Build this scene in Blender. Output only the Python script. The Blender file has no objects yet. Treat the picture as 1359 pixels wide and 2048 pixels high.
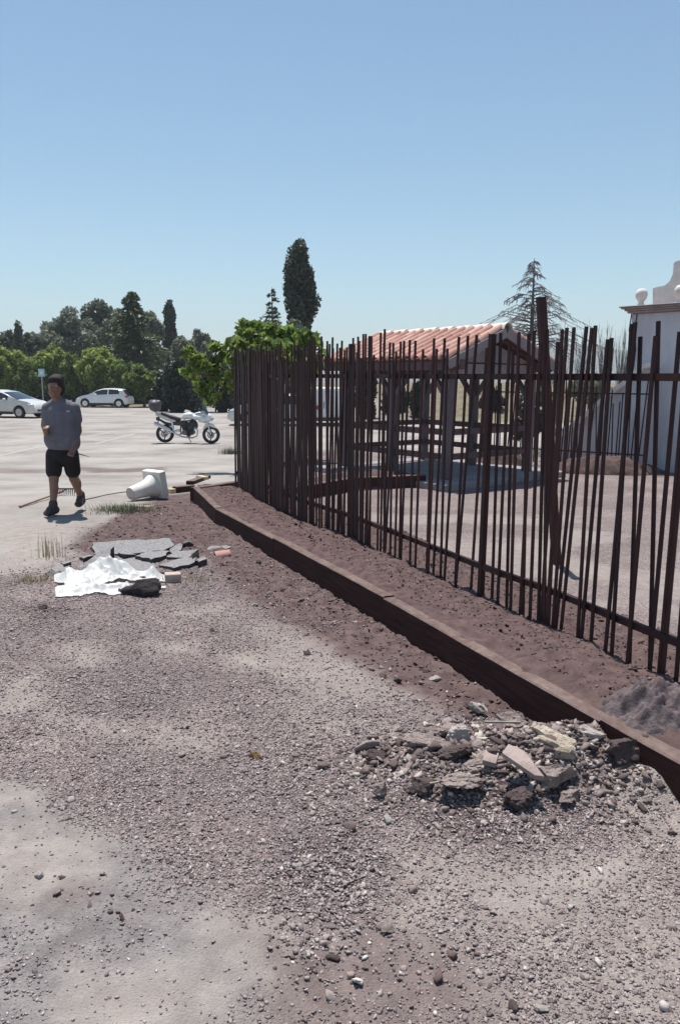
import bpy, bmesh, math, random
import numpy as np
from mathutils import Vector, Matrix, Quaternion

R = math.radians
random.seed(7)
rng = np.random.default_rng(11)
sc = bpy.context.scene
COL = sc.collection

# ------------------------------------------------------------------ camera
F_PX, CX, CY = 1540.0, 679.5, 1024.0
PITCH, ROLL, CAM_H = R(9.66), R(0.4), 1.66
cd = bpy.data.cameras.new('camera')
cd.sensor_fit = 'VERTICAL'; cd.sensor_height = 36.0; cd.lens = F_PX / 2048 * 36.0
cd.clip_start = 0.05; cd.clip_end = 9000
cam = bpy.data.objects.new('camera', cd); COL.objects.link(cam)
cam.location = (0, 0, CAM_H)
CAM_ROT = Matrix.Rotation(math.pi / 2 - PITCH, 3, 'X') @ Matrix.Rotation(ROLL, 3, 'Z')
cam.rotation_euler = CAM_ROT.to_euler()
sc.camera = cam

# ------------------------------------------------------------------ sky, sun, exposure
SUN_EL = R(73.0)
SUN_AZ = Vector((-0.335, 0.942, 0)).normalized()
w = bpy.data.worlds.new('World'); sc.world = w; w.use_nodes = True
nt = w.node_tree; nt.nodes.clear()
sky = nt.nodes.new('ShaderNodeTexSky'); sky.sky_type = 'NISHITA'; sky.sun_disc = False
sky.sun_elevation = SUN_EL; sky.sun_rotation = math.atan2(SUN_AZ.x, SUN_AZ.y)
sky.altitude = 0; sky.air_density = 1.0; sky.dust_density = 0.3; sky.ozone_density = 1.0
bg = nt.nodes.new('ShaderNodeBackground'); bg.inputs[1].default_value = 0.092
wo = nt.nodes.new('ShaderNodeOutputWorld')
wb = nt.nodes.new('ShaderNodeMix'); wb.data_type = 'RGBA'; wb.blend_type = 'MULTIPLY'; wb.inputs[0].default_value = 1.0
wb.inputs[7].default_value = (0.93, 1.075, 1.05, 1)          # white balance of the whole sky
nt.links.new(sky.outputs[0], wb.inputs[6]); nt.links.new(wb.outputs[2], bg.inputs[0]); nt.links.new(bg.outputs[0], wo.inputs[0])
sd = bpy.data.lights.new('sun', 'SUN'); sd.energy = 5.0; sd.angle = R(0.5); sd.color = (1.0, 0.96, 0.9)
sun = bpy.data.objects.new('sun', sd); COL.objects.link(sun); sun.location = (0, 0, 30)
S = Vector((SUN_AZ.x * math.cos(SUN_EL), SUN_AZ.y * math.cos(SUN_EL), math.sin(SUN_EL)))
sun.rotation_euler = (-S).to_track_quat('-Z', 'Y').to_euler()
sc.view_settings.view_transform = 'Standard'; sc.view_settings.look = 'None'
sc.view_settings.exposure = 0.42; sc.view_settings.gamma = 1.0
sc.view_settings.use_curve_mapping = False
sc.cycles.use_denoising = True
sc.cycles.max_bounces = 6; sc.cycles.diffuse_bounces = 3; sc.cycles.transparent_max_bounces = 8

# ------------------------------------------------------------------ pixel helpers
def ray(px, py):
    return CAM_ROT @ Vector(((px - CX) / F_PX, (CY - py) / F_PX, -1.0))

def at_y(px, py, Y):
    d = ray(px, py); t = Y / d.y
    return Vector((0, 0, CAM_H)) + d * t

def at_z(px, py, z):
    d = ray(px, py); t = (z - CAM_H) / d.z
    return Vector((0, 0, CAM_H)) + d * t

def at_plane(px, py, p0, n):
    d = ray(px, py); o = Vector((0, 0, CAM_H))
    return o + d * ((p0 - o).dot(n) / d.dot(n))

# ------------------------------------------------------------------ noise and terrain
def _h(ix, iy, s):
    n = (ix * 374761393 + iy * 668265263 + s * 974711) & 0x7fffffff
    n = ((n ^ (n >> 13)) * 1274126177) & 0x7fffffff
    return ((n ^ (n >> 16)) & 0xffff) / 65535.0

def vnoise(x, y, s=0):
    x = np.asarray(x, float); y = np.asarray(y, float)
    ix = np.floor(x).astype(np.int64); iy = np.floor(y).astype(np.int64)
    fx = x - ix; fy = y - iy
    fx = fx * fx * (3 - 2 * fx); fy = fy * fy * (3 - 2 * fy)
    a = _h(ix, iy, s); b = _h(ix + 1, iy, s); c = _h(ix, iy + 1, s); d = _h(ix + 1, iy + 1, s)
    return a + (b - a) * fx + (c - a) * fy + (a - b - c + d) * fx * fy

def fbm(x, y, s=0, o=4):
    v = 0; a = 0.5; t = 0
    for i in range(o):
        v = v + a * vnoise(x * 2 ** i, y * 2 ** i, s + i * 17); t += a; a *= 0.5
    return v / t

def sstep(a, b, x):
    t = np.clip((np.asarray(x, float) - a) / (b - a), 0, 1)
    return t * t * (3 - 2 * t)

def base_h(x, y):
    court = sstep(-2.3, -0.7, x)
    z = -0.45 * (sstep(9.2, 21, y) * (1 - court) + sstep(18.5, 27, y) * court)
    bank = sstep(41, 56, y) * sstep(-1, 7, x)
    z = z + bank * 1.9
    return z

def gz1(x, y):
    return float(base_h(np.array([x]), np.array([y]))[0])

def gp(px, py, dz=0.0):
    z = 0.0
    for i in range(25):
        p = at_z(px, py, z + dz); z = gz1(p.x, p.y)
    return at_z(px, py, z + dz)

def poly_sd(x, y, poly):
    """signed distance to a polygon, positive inside"""
    d = np.full(np.shape(x), 1e9); ins = np.zeros(np.shape(x), bool)
    n = len(poly)
    for i in range(n):
        ax, ay = poly[i]; bx, by = poly[(i + 1) % n]
        ex, ey = bx - ax, by - ay
        t = np.clip(((x - ax) * ex + (y - ay) * ey) / (ex * ex + ey * ey + 1e-12), 0, 1)
        d = np.minimum(d, np.hypot(x - ax - t * ex, y - ay - t * ey))
        c = ((ay > y) != (by > y)) & (x < (bx - ax) * (y - ay) / (by - ay + 1e-12) + ax)
        ins ^= c
    return np.where(ins, d, -d)

def pxpoly(pts, dz=0.0):
    return [tuple(gp(a, b, dz)[:2]) for a, b in pts]

# ------------------------------------------------------------------ materials
def new_mat(name):
    m = bpy.data.materials.new(name); m.use_nodes = True
    t = m.node_tree; t.nodes.clear()
    o = t.nodes.new('ShaderNodeOutputMaterial'); b = t.nodes.new('ShaderNodeBsdfPrincipled')
    t.links.new(b.outputs[0], o.inputs[0])
    return m, t, b, o

def rgba(c): return (c[0], c[1], c[2], 1.0)

def ramp(t, src, stops):
    r = t.nodes.new('ShaderNodeValToRGB')
    el = r.color_ramp.elements
    el[0].position, el[0].color = stops[0][0], rgba(stops[0][1])
    el[1].position, el[1].color = stops[-1][0], rgba(stops[-1][1])
    for p, c in stops[1:-1]:
        e = el.new(p); e.color = rgba(c)
    t.links.new(src, r.inputs[0])
    return r.outputs[0]

def noise(t, vec, scale, detail=5, rough=0.55):
    n = t.nodes.new('ShaderNodeTexNoise'); n.inputs['Scale'].default_value = scale
    n.inputs['Detail'].default_value = detail; n.inputs['Roughness'].default_value = rough
    if vec is not None: t.links.new(vec, n.inputs['Vector'])
    return n.outputs[0]

def mixc(t, fac, a, b, mode='MIX'):
    m = t.nodes.new('ShaderNodeMix'); m.data_type = 'RGBA'; m.blend_type = mode
    for inp, v in ((m.inputs[0], fac), (m.inputs[6], a), (m.inputs[7], b)):
        if isinstance(v, (int, float)): inp.default_value = v
        elif isinstance(v, tuple): inp.default_value = rgba(v)
        else: t.links.new(v, inp)
    return m.outputs[2]

def math_n(t, op, a, b=None):
    m = t.nodes.new('ShaderNodeMath'); m.operation = op
    for i, v in enumerate((a, b)):
        if v is None: continue
        if isinstance(v, (int, float)): m.inputs[i].default_value = v
        else: t.links.new(v, m.inputs[i])
    return m.outputs[0]

def bump(t, b, h, strength=0.4, dist=0.01):
    n = t.nodes.new('ShaderNodeBump'); n.inputs['Strength'].default_value = strength
    n.inputs['Distance'].default_value = dist
    t.links.new(h, n.inputs['Height']); t.links.new(n.outputs[0], b.inputs['Normal'])

MATS = {}
def M(name, c1, c2=None, scale=6, rough=0.75, metal=0.0, bstr=0.0, bscale=40, bdist=0.005, island=0.0, stretch=None, spec=None):
    """colour varying between c1 and c2 by noise, with fine bump"""
    if name in MATS: return MATS[name]
    m, t, b, o = new_mat(name)
    tc = t.nodes.new('ShaderNodeTexCoord'); vec = tc.outputs['Object']
    if stretch:
        mp = t.nodes.new('ShaderNodeMapping'); mp.inputs['Scale'].default_value = stretch
        t.links.new(vec, mp.inputs[0]); vec = mp.outputs[0]
    c2 = c2 or tuple(x * 0.75 for x in c1)
    col = ramp(t, noise(t, vec, scale), [(0.3, c1), (0.7, c2)])
    if island:
        g = t.nodes.new('ShaderNodeNewGeometry')
        v = math_n(t, 'MULTIPLY_ADD', g.outputs['Random Per Island'], 2 * island)
        t.nodes[-1].inputs[2].default_value = 1 - island
        hs = t.nodes.new('ShaderNodeHueSaturation'); t.links.new(col, hs.inputs['Color']); t.links.new(v, hs.inputs['Value'])
        col = hs.outputs[0]
    t.links.new(col, b.inputs['Base Color'])
    b.inputs['Roughness'].default_value = rough; b.inputs['Metallic'].default_value = metal
    if spec is not None: b.inputs['Specular IOR Level'].default_value = spec
    if bstr: bump(t, b, noise(t, vec, bscale, 6, 0.65), bstr, bdist)
    MATS[name] = m
    return m

def leafmat(name, c, var=0.45, trans=0.35, hue=0.03):
    m, t, b, o = new_mat(name)
    g = t.nodes.new('ShaderNodeNewGeometry'); rnd = g.outputs['Random Per Island']
    hs = t.nodes.new('ShaderNodeHueSaturation'); hs.inputs['Color'].default_value = rgba(c)
    v = math_n(t, 'MULTIPLY_ADD', rnd, 2 * var); t.nodes[-1].inputs[2].default_value = 1 - var
    t.links.new(v, hs.inputs['Value'])
    wn = t.nodes.new('ShaderNodeTexWhiteNoise'); wn.noise_dimensions = '1D'; t.links.new(rnd, wn.inputs['W'])
    h = math_n(t, 'MULTIPLY_ADD', wn.outputs['Value'], 2 * hue); t.nodes[-1].inputs[2].default_value = 0.5 - hue
    t.links.new(h, hs.inputs['Hue'])
    t.links.new(hs.outputs[0], b.inputs['Base Color']); b.inputs['Roughness'].default_value = 0.5
    tr = t.nodes.new('ShaderNodeBsdfTranslucent'); t.links.new(hs.outputs[0], tr.inputs[0])
    mx = t.nodes.new('ShaderNodeMixShader'); mx.inputs[0].default_value = trans
    t.links.new(b.outputs[0], mx.inputs[1]); t.links.new(tr.outputs[0], mx.inputs[2]); t.links.new(mx.outputs[0], o.inputs[0])
    MATS[name] = m
    return m

# ------------------------------------------------------------------ object helpers
def tag(o, label=None, cat=None, group=None, kind=None):
    if label: o['label'] = label
    if cat: o['category'] = cat
    if group: o['group'] = group
    if kind: o['kind'] = kind
    return o

def empty(name, loc=(0, 0, 0), rz=0.0, label=None, cat=None, group=None):
    o = bpy.data.objects.new(name, None); COL.objects.link(o)
    o.location = loc; o.rotation_euler = (0, 0, rz); o.empty_display_size = 0.1
    return tag(o, label, cat, group)

def link(name, me, parent=None, loc=None):
    o = bpy.data.objects.new(name, me); COL.objects.link(o)
    if parent is not None: o.parent = parent
    if loc is not None: o.location = loc
    return o

def np_mesh(name, v, f, m=None, smooth=False):
    """v (n,3), f (k,3) or (k,4) arrays"""
    me = bpy.data.meshes.new(name)
    v = np.ascontiguousarray(v, np.float32); f = np.ascontiguousarray(f, np.int32)
    k = f.shape[1]
    me.vertices.add(len(v)); me.vertices.foreach_set('co', v.ravel())
    me.loops.add(f.size); me.loops.foreach_set('vertex_index', f.ravel())
    me.polygons.add(len(f)); me.polygons.foreach_set('loop_start', np.arange(0, f.size, k, dtype=np.int32))
    me.polygons.foreach_set('loop_total', np.full(len(f), k, np.int32))
    if smooth: me.polygons.foreach_set('use_smooth', np.ones(len(f), bool))
    me.update(calc_edges=True)
    if m: me.materials.append(m)
    return me

class MB:
    """collects shapes, then builds one mesh object; org is subtracted (world -> local)"""
    def __init__(s, org=(0, 0, 0)): s.v = []; s.f = []; s.o = Vector(org)
    def add(s, vs, fs):
        n = len(s.v); s.v += [Vector(p) - s.o for p in vs]; s.f += [tuple(i + n for i in q) for q in fs]; return s
    def box(s, c, size, rot=None, taper=1.0):
        c = Vector(c); x, y, z = (k / 2 for k in size); q = []
        for dz in (-1, 1):
            k = taper if dz > 0 else 1.0
            for dx, dy in ((-1, -1), (1, -1), (1, 1), (-1, 1)):
                p = Vector((dx * x * k, dy * y * k, dz * z)); q.append(c + (rot @ p if rot else p))
        return s.add(q, [(3, 2, 1, 0), (4, 5, 6, 7), (0, 1, 5, 4), (1, 2, 6, 5), (2, 3, 7, 6), (3, 0, 4, 7)])
    def beam(s, a, b, wd, ht, up=(0, 0, 1)):
        """box from a to b, section wd (sideways) by ht (along up)"""
        a, b = Vector(a), Vector(b); d = (b - a).normalized(); sd_ = d.cross(Vector(up)).normalized(); u = sd_.cross(d)
        q = [p + sd_ * (i * wd / 2) + u * (j * ht / 2) for p in (a, b) for i, j in ((-1, -1), (1, -1), (1, 1), (-1, 1))]
        return s.add(q, [(3, 2, 1, 0), (4, 5, 6, 7), (0, 1, 5, 4), (1, 2, 6, 5), (2, 3, 7, 6), (3, 0, 4, 7)])
    def tube(s, pts, rad, n=6, cap=True, flat=1.0):
        pts = [Vector(p) for p in pts]; m = len(pts)
        if not hasattr(rad, '__len__'): rad = [rad] * m
        vs = []; up = None
        for i, p in enumerate(pts):
            d = (pts[min(i + 1, m - 1)] - pts[max(i - 1, 0)]).normalized()
            if up is None:
                up = d.cross(Vector((0.31, 0.17, 0.93)))
                if up.length < 0.1: up = d.cross(Vector((1, 0, 0)))
            a = (up - d * up.dot(d)).normalized(); up = a; b = d.cross(a)
            for k in range(n):
                t = 2 * math.pi * k / n
                vs.append(p + a * (math.cos(t) * rad[i]) + b * (math.sin(t) * rad[i] * flat))
        fs = [(i * n + k, i * n + (k + 1) % n, (i + 1) * n + (k + 1) % n, (i + 1) * n + k) for i in range(m - 1) for k in range(n)]
        if cap: fs += [tuple(range(n))[::-1], tuple(range((m - 1) * n, m * n))]
        return s.add(vs, fs)
    def lathe(s, prof, c=(0, 0, 0), axis='Z', n=16, rot=None, close=False):
        """prof: list of (radius, height along the axis)"""
        c = Vector(c); vs = []
        for r, h in prof:
            for k in range(n):
                t = 2 * math.pi * k / n; a, b = r * math.cos(t), r * math.sin(t)
                p = Vector((a, b, h)) if axis == 'Z' else (Vector((a, h, b)) if axis == 'Y' else Vector((h, a, b)))
                vs.append(c + (rot @ p if rot else p))
        m = len(prof)
        fs = [(i * n + k, i * n + (k + 1) % n, ((i + 1) % m) * n + (k + 1) % n, ((i + 1) % m) * n + k) for i in range(m if close else m - 1) for k in range(n)]
        if not close: fs += [tuple(range(n))[::-1], tuple(range((m - 1) * n, m * n))]
        return s.add(vs, fs)
    def ball(s, c, r, n=12, m=8, rot=None):
        if not hasattr(r, '__len__'): r = (r, r, r)
        c = Vector(c); vs = []
        for i in range(1, m):
            a = math.pi * i / m
            for k in range(n):
                t = 2 * math.pi * k / n
                p = Vector((r[0] * math.sin(a) * math.cos(t), r[1] * math.sin(a) * math.sin(t), -r[2] * math.cos(a)))
                vs.append(c + (rot @ p if rot else p))
        lo, hi = Vector((0, 0, -r[2])), Vector((0, 0, r[2]))
        vs += [c + (rot @ lo if rot else lo), c + (rot @ hi if rot else hi)]; L = (m - 1) * n
        fs = [(i * n + k, i * n + (k + 1) % n, (i + 1) * n + (k + 1) % n, (i + 1) * n + k) for i in range(m - 2) for k in range(n)]
        fs += [(L, (k + 1) % n, k) for k in range(n)] + [(L + 1, (m - 2) * n + k, (m - 2) * n + (k + 1) % n) for k in range(n)]
        return s.add(vs, fs)
    def prism(s, pts, off):
        """closed polygon pts swept by vector off"""
        n = len(pts); off = Vector(off); q = [Vector(p) for p in pts]
        fs = [tuple(range(n))[::-1], tuple(range(n, 2 * n))] + [(i, (i + 1) % n, n + (i + 1) % n, n + i) for i in range(n)]
        return s.add(q + [p + off for p in q], fs)
    def mesh(s, name, m, smooth=False, bev=0.0, sharp=None):
        me = bpy.data.meshes.new(name); me.from_pydata([tuple(p) for p in s.v], [], s.f)
        bm = bmesh.new(); bm.from_mesh(me); bmesh.ops.recalc_face_normals(bm, faces=bm.faces[:])
        if bev: bmesh.ops.bevel(bm, geom=bm.edges[:], offset=bev, segments=1, affect='EDGES', clamp_overlap=True)
        if smooth:
            for f in bm.faces: f.smooth = True
            lim = sharp if sharp else R(40)
            for e in bm.edges:
                if len(e.link_faces) == 2 and e.calc_face_angle(0) > lim: e.smooth = False
        bm.to_mesh(me); bm.free()
        if m: me.materials.append(m)
        return me
    def build(s, name, m, parent=None, smooth=False, bev=0.0, sharp=None):
        return link(name, s.mesh(name, m, smooth, bev, sharp), parent)

def blob(name, prims, m, parent=None, voxel=0.012, smooth=6):
    """union of rounded shapes by voxel remesh: one continuous skin"""
    b = MB()
    for p in prims:
        if p[0] == 'c':
            _, a, c, r0, r1 = p[:5]; a, c = Vector(a), Vector(c); d = c - a; L = d.length
            st = []; 
            for i in range(5):
                t = i / 4 * math.pi / 2; st.append((-r0 * math.cos(t), max(r0 * math.sin(t), 0.001)))
            for i in range(5):
                t = i / 4 * math.pi / 2; st.append((L + r1 * math.sin(t), max(r1 * math.cos(t), 0.001)))
            fl = p[5] if len(p) > 5 else 1.0
            dn = d.normalized(); b.tube([a + dn * h for h, r in st], [r for h, r in st], 12, True, fl)
        else:
            b.ball(p[1], p[2], 14, 10, p[3] if len(p) > 3 else None)
    me = b.mesh(name + '_tmp', None)
    o = link(name + '_tmp', me)
    rm = o.modifiers.new('r', 'REMESH'); rm.mode = 'VOXEL'; rm.voxel_size = voxel
    sm = o.modifiers.new('s', 'SMOOTH'); sm.iterations = smooth; sm.factor = 0.5
    bpy.context.view_layer.update()
    dg = bpy.context.evaluated_depsgraph_get()
    me2 = bpy.data.meshes.new_from_object(o.evaluated_get(dg))
    bpy.data.objects.remove(o); bpy.data.meshes.remove(me)
    me2.name = name; me2.materials.clear(); me2.materials.append(m)
    for f in me2.polygons: f.use_smooth = True
    return link(name, me2, parent)

def rock_mesh(name, m, seed, sub=2, rough=0.35, squash=(1, 1, 0.7), smooth=False):
    """broken lump: ball cut by random planes, then roughened at three scales"""
    bm = bmesh.new(); bmesh.ops.create_icosphere(bm, subdivisions=sub, radius=1)
    rr = np.random.default_rng(seed)
    Q = np.array([v.co[:] for v in bm.verts])
    for _ in range(11):
        n = rr.normal(size=3); n /= np.linalg.norm(n); d = rr.uniform(0.45, 0.9)
        Q = Q - np.outer(np.maximum(Q @ n - d, 0), n)
    k = 1 + rough * (fbm(Q[:, 0] * 2.3 + seed, Q[:, 1] * 2.3 + Q[:, 2] * 3.1, seed) - 0.5) + rough * .55 * (fbm(Q[:, 0] * 6 + Q[:, 2] * 5, Q[:, 1] * 6 + seed, seed + 4, 3) - 0.5) + rough * .4 * (rr.uniform(0, 1, len(Q)) - .5) * (.35 if sub > 2 else .6)
    Q = Q * k[:, None] * np.array(squash)
    for v, q in zip(bm.verts, Q): v.co = q
    me = bpy.data.meshes.new(name); bm.to_mesh(me); bm.free(); me.materials.append(m)
    if smooth:
        for f in me.polygons: f.use_smooth = True
    return me
# ================================================================== GROUND
SLEEPER_Z = 0.20
sl_px = [(387, 974), (430, 1015), (545, 1075), (767, 1194), (952, 1300), (1199, 1438), (1359, 1526), (1700, 1716)]
SL = [at_z(a, b, SLEEPER_Z).xy for a, b in sl_px]; SL.append(SL[-1] + (SL[-1] - SL[-2]).normalized() * 2.6)               # front top edge of the sleepers, plan
fb_px = [(474, 975), (500, 990), (546, 1013), (609, 1044), (697, 1072), (771, 1108), (861, 1146), (961, 1193), (1030, 1222), (1093, 1244), (1161, 1280), (1215, 1305), (1254, 1325), (1327, 1349), (1400, 1392), (1560, 1480)]
FB = [at_z(a, b, 0.17).xy for a, b in fb_px]; FB.append(FB[-1] + (SL[-1] - SL[-2]).normalized() * 2.6)                    # foot of the bar fence, plan

def smooth_line(pts, n=200, it=2):
    p = [Vector(q) for q in pts]
    for _ in range(it):
        q = [p[0]]
        for a, b in zip(p, p[1:]): q += [a * 0.75 + b * 0.25, a * 0.25 + b * 0.75]
        q.append(p[-1]); p = q
    L = [0]
    for a, b in zip(p, p[1:]): L.append(L[-1] + (b - a).length)
    out = []; j = 0
    for i in range(n):
        s = L[-1] * i / (n - 1)
        while j < len(p) - 2 and L[j + 1] < s: j += 1
        t = (s - L[j]) / max(L[j + 1] - L[j], 1e-9); out.append(p[j].lerp(p[j + 1], t))
    return out, L[-1]

FC, FLEN = smooth_line(FB, 400)

POLY_ASPH = pxpoly([(-300, 1500), (0, 1545), (90, 1590), (205, 1660), (330, 1735), (420, 1790), (500, 1880), (520, 1960), (470, 2100), (-500, 2200)])
POLY_DUST = [pxpoly(q) for q in (
    [(-60, 1680), (60, 1650), (200, 1685), (190, 1755), (60, 1800), (-60, 1790)], [(180, 1990), (330, 1960), (420, 2000), (380, 2100), (100, 2100)], [(-60, 1570), (40, 1580), (60, 1620), (-60, 1630)],
    [(880, 1760), (1000, 1720), (1150, 1690), (1290, 1680), (1320, 1770), (1180, 1860), (1090, 1900), (1000, 1880), (930, 1830)],
    [(780, 1720), (900, 1700), (960, 1760), (900, 1800), (800, 1780)],
    [(0, 1360), (70, 1350), (80, 1400), (0, 1430)],
    [(60, 1410), (190, 1440), (330, 1480), (150, 1450)],
    [(300, 1290), (380, 1285), (390, 1305), (310, 1310)],
    [(460, 1310), (560, 1305), (560, 1330), (470, 1330)],
    [(130, 1290), (200, 1285), (210, 1330), (140, 1330)],
    [(0, 1030), (60, 1045), (150, 1060), (120, 1130), (0, 1140)],
    [(330, 1460), (420, 1470), (420, 1500), (330, 1490)])]
POLY_SOIL = [pxpoly(q) for q in (
    [(250, 1020), (330, 990), (395, 985), (430, 1040), (560, 1110), (760, 1225), (960, 1345), (1180, 1480), (1120, 1490), (900, 1425), (740, 1345), (600, 1262), (500, 1205), (450, 1170), (420, 1120), (330, 1100), (180, 1115), (130, 1095), (215, 1045)],
    [(118, 1800), (150, 1792), (172, 1803), (150, 1815), (122, 1815)], [(250, 1832), (310, 1822), (325, 1838), (270, 1846)], [(130, 1885), (180, 1878), (175, 1905), (135, 1905)],
    [(560, 1900), (760, 1850), (900, 1880), (1000, 1960), (900, 2100), (560, 2100)],
    [(640, 1900), (720, 1890), (720, 1960), (640, 1990)],
    [(770, 1500), (880, 1450), (1060, 1430), (1300, 1490), (1330, 1560), (1180, 1600), (1000, 1610), (840, 1570)],
    [(140, 931), (230, 938), (330, 934), (330, 943), (180, 946)], [(-80, 936), (95, 939), (95, 947), (-80, 946)])]
POLY_DARK = [pxpoly(q) for q in (
    [(560, 1690), (680, 1650), (760, 1690), (740, 1790), (640, 1800), (560, 1760)],
    [(740, 1520), (860, 1450), (1060, 1430), (1290, 1500), (1240, 1600), (1020, 1640), (850, 1610)],
    [(780, 1600), (1000, 1640), (1180, 1620), (1060, 1690), (880, 1690)],
    [(40, 1215), (120, 1205), (140, 1230), (70, 1245)],
    [(520, 1830), (700, 1790), (760, 1860), (640, 1960), (520, 1920)])]
HEAP_C = gp(1010, 1535).xy
HEAPS = [(HEAP_C.x - .05, HEAP_C.y, .55, .26, .1), (gp(1100, 1520).x, gp(1100, 1520).y, .3, .2, .06),
         (gp(1250, 1540).x, gp(1250, 1540).y, .3, .2, .05), (gp(330, 1065).x, gp(330, 1065).y, .9, .45, .05),
         (gp(90, 1180).x, gp(90, 1180).y, .18, .2, .04), (gp(1365, 1590).x, gp(1365, 1590).y, .26, .17, .1), (gp(1290, 1550).x, gp(1290, 1550).y, .16, .1, .05), (gp(1215, 1500).x, gp(1215, 1500).y, .2, .14, .07)]

def zones(x, y):
    """soil, dust, asphalt, dark gravel, lot, dry grass, green grass : 0..1 each"""
    wob = (fbm(x * 2.2, y * 2.2, 5, 5) - 0.5) * 0.55 + (fbm(x * 11, y * 11, 9, 4) - 0.5) * 0.22
    near = y < 19
    def pm(poly, w0):
        r = np.zeros(np.shape(x))
        if near.any():
            r[near] = sstep(-w0, w0, poly_sd(x[near], y[near], poly) + wob[near] * 2 * w0)
        return r
    soil = np.zeros(np.shape(x)); dust = soil.copy(); dark = soil.copy()
    for i, q in enumerate(POLY_SOIL): soil = np.maximum(soil, pm(q, 0.13) * (1.0, .8, .6, .5, .55, .5, .6, .75, .5)[i])
    for q in POLY_DUST: dust = np.maximum(dust, pm(q, 0.16) * 0.85)
    dust = np.maximum(dust, 0.6 * sstep(0.5, 0.68, fbm(x * 1.1 + 7, y * 1.5, 63, 5)) * (1 - sstep(9, 12, y)))
    for q in POLY_DARK: dark = np.maximum(dark, pm(q, 0.14))
    asph = pm(POLY_ASPH, 0.17)
    court = sstep(-2.0, -0.6, x)
    lot = np.maximum(sstep(7.6, 9.6, y + wob * 1.2) * (1 - court) * sstep(-0.2, 0.2, y - 6.0), sstep(17.5, 20, y) * court)
    lot = np.maximum(lot, sstep(-2.3, -3.3, x + wob) * sstep(5.6, 7.6, y))
    dry = sstep(58, 60.5, y + wob * 3 + x * 0.05) * (1 - sstep(-1, 6, x)) + sstep(40, 43, y + wob * 4) * sstep(-1, 6, x)
    grn = dry * sstep(43.5, 41, y + wob * 5) * sstep(1, 5, x)
    return np.where(asph > .5, soil * .8, soil), dust, asph, dark, lot, dry, grn

def terrain(x, y, z7=None):
    z7 = z7 or zones(x, y)
    soil, dust, asph, dark, lot, dry, grn = z7
    near = 1 - sstep(9, 16, y)
    z = base_h(x, y)
    z = z + near * ((fbm(x * 0.9, y * 0.9, 21) - 0.5) * 0.05 + (fbm(x * 5, y * 5, 23) - 0.5) * 0.022)
    rough = np.clip(0.35 + soil * 1.3 + dark * 0.9 - dust * 0.3 - asph * 0.33 - lot * 0.3, 0.03, 2)
    z = z + near * rough * ((fbm(x * 16, y * 16, 31, 3) - 0.5) * 0.028 + (fbm(x * 45, y * 45, 33, 2) - 0.5) * 0.012)
    for hx, hy, rx, ry, hh in HEAPS:
        z = z + hh * np.exp(-((x - hx) / rx) ** 2 - ((y - hy) / ry) ** 2) * (0.6 + 0.8 * fbm(x * 9, y * 9, 41, 3))
    z = z + asph * 0.02 * near
    z = z + dry * (fbm(x * .6, y * .6, 77) - .5) * .5
    return z

def tz(x, y):
    return float(terrain(np.array([float(x)]), np.array([float(y)]))[0])

def gt(px, py):
    """pixel to the built ground"""
    p = gp(px, py)
    for i in range(6):
        z = tz(p.x, p.y); p = at_z(px, py, z)
    return p

def axis(lo_far, lo, hi, hi_far, step, grow):
    a = list(np.arange(lo, hi, step)); s = step; v = hi
    while v < hi_far: a.append(v); s *= grow; v += s
    a.append(hi_far); s = step; v = lo - step
    while v > lo_far: a.insert(0, v); s *= grow; v -= s
    a.insert(0, lo_far)
    return np.array(a)

gx = axis(-3000, -3.6, 3.4, 3000, 0.028, 1.09)
gy = axis(-60, 1.3, 9.5, 5000, 0.028, 1.035)
GX, GY = np.meshgrid(gx, gy)
X, Y = GX.ravel(), GY.ravel()
Z7 = zones(X, Y)
GZ = terrain(X, Y, Z7)
# let the ground dip where the planting bed covers it
nx, ny = len(gx), len(gy)
ii = (np.arange(ny - 1)[:, None] * nx + np.arange(nx - 1)[None, :]).ravel()
gf = np.stack([ii, ii + 1, ii + nx + 1, ii + nx], 1)

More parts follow.
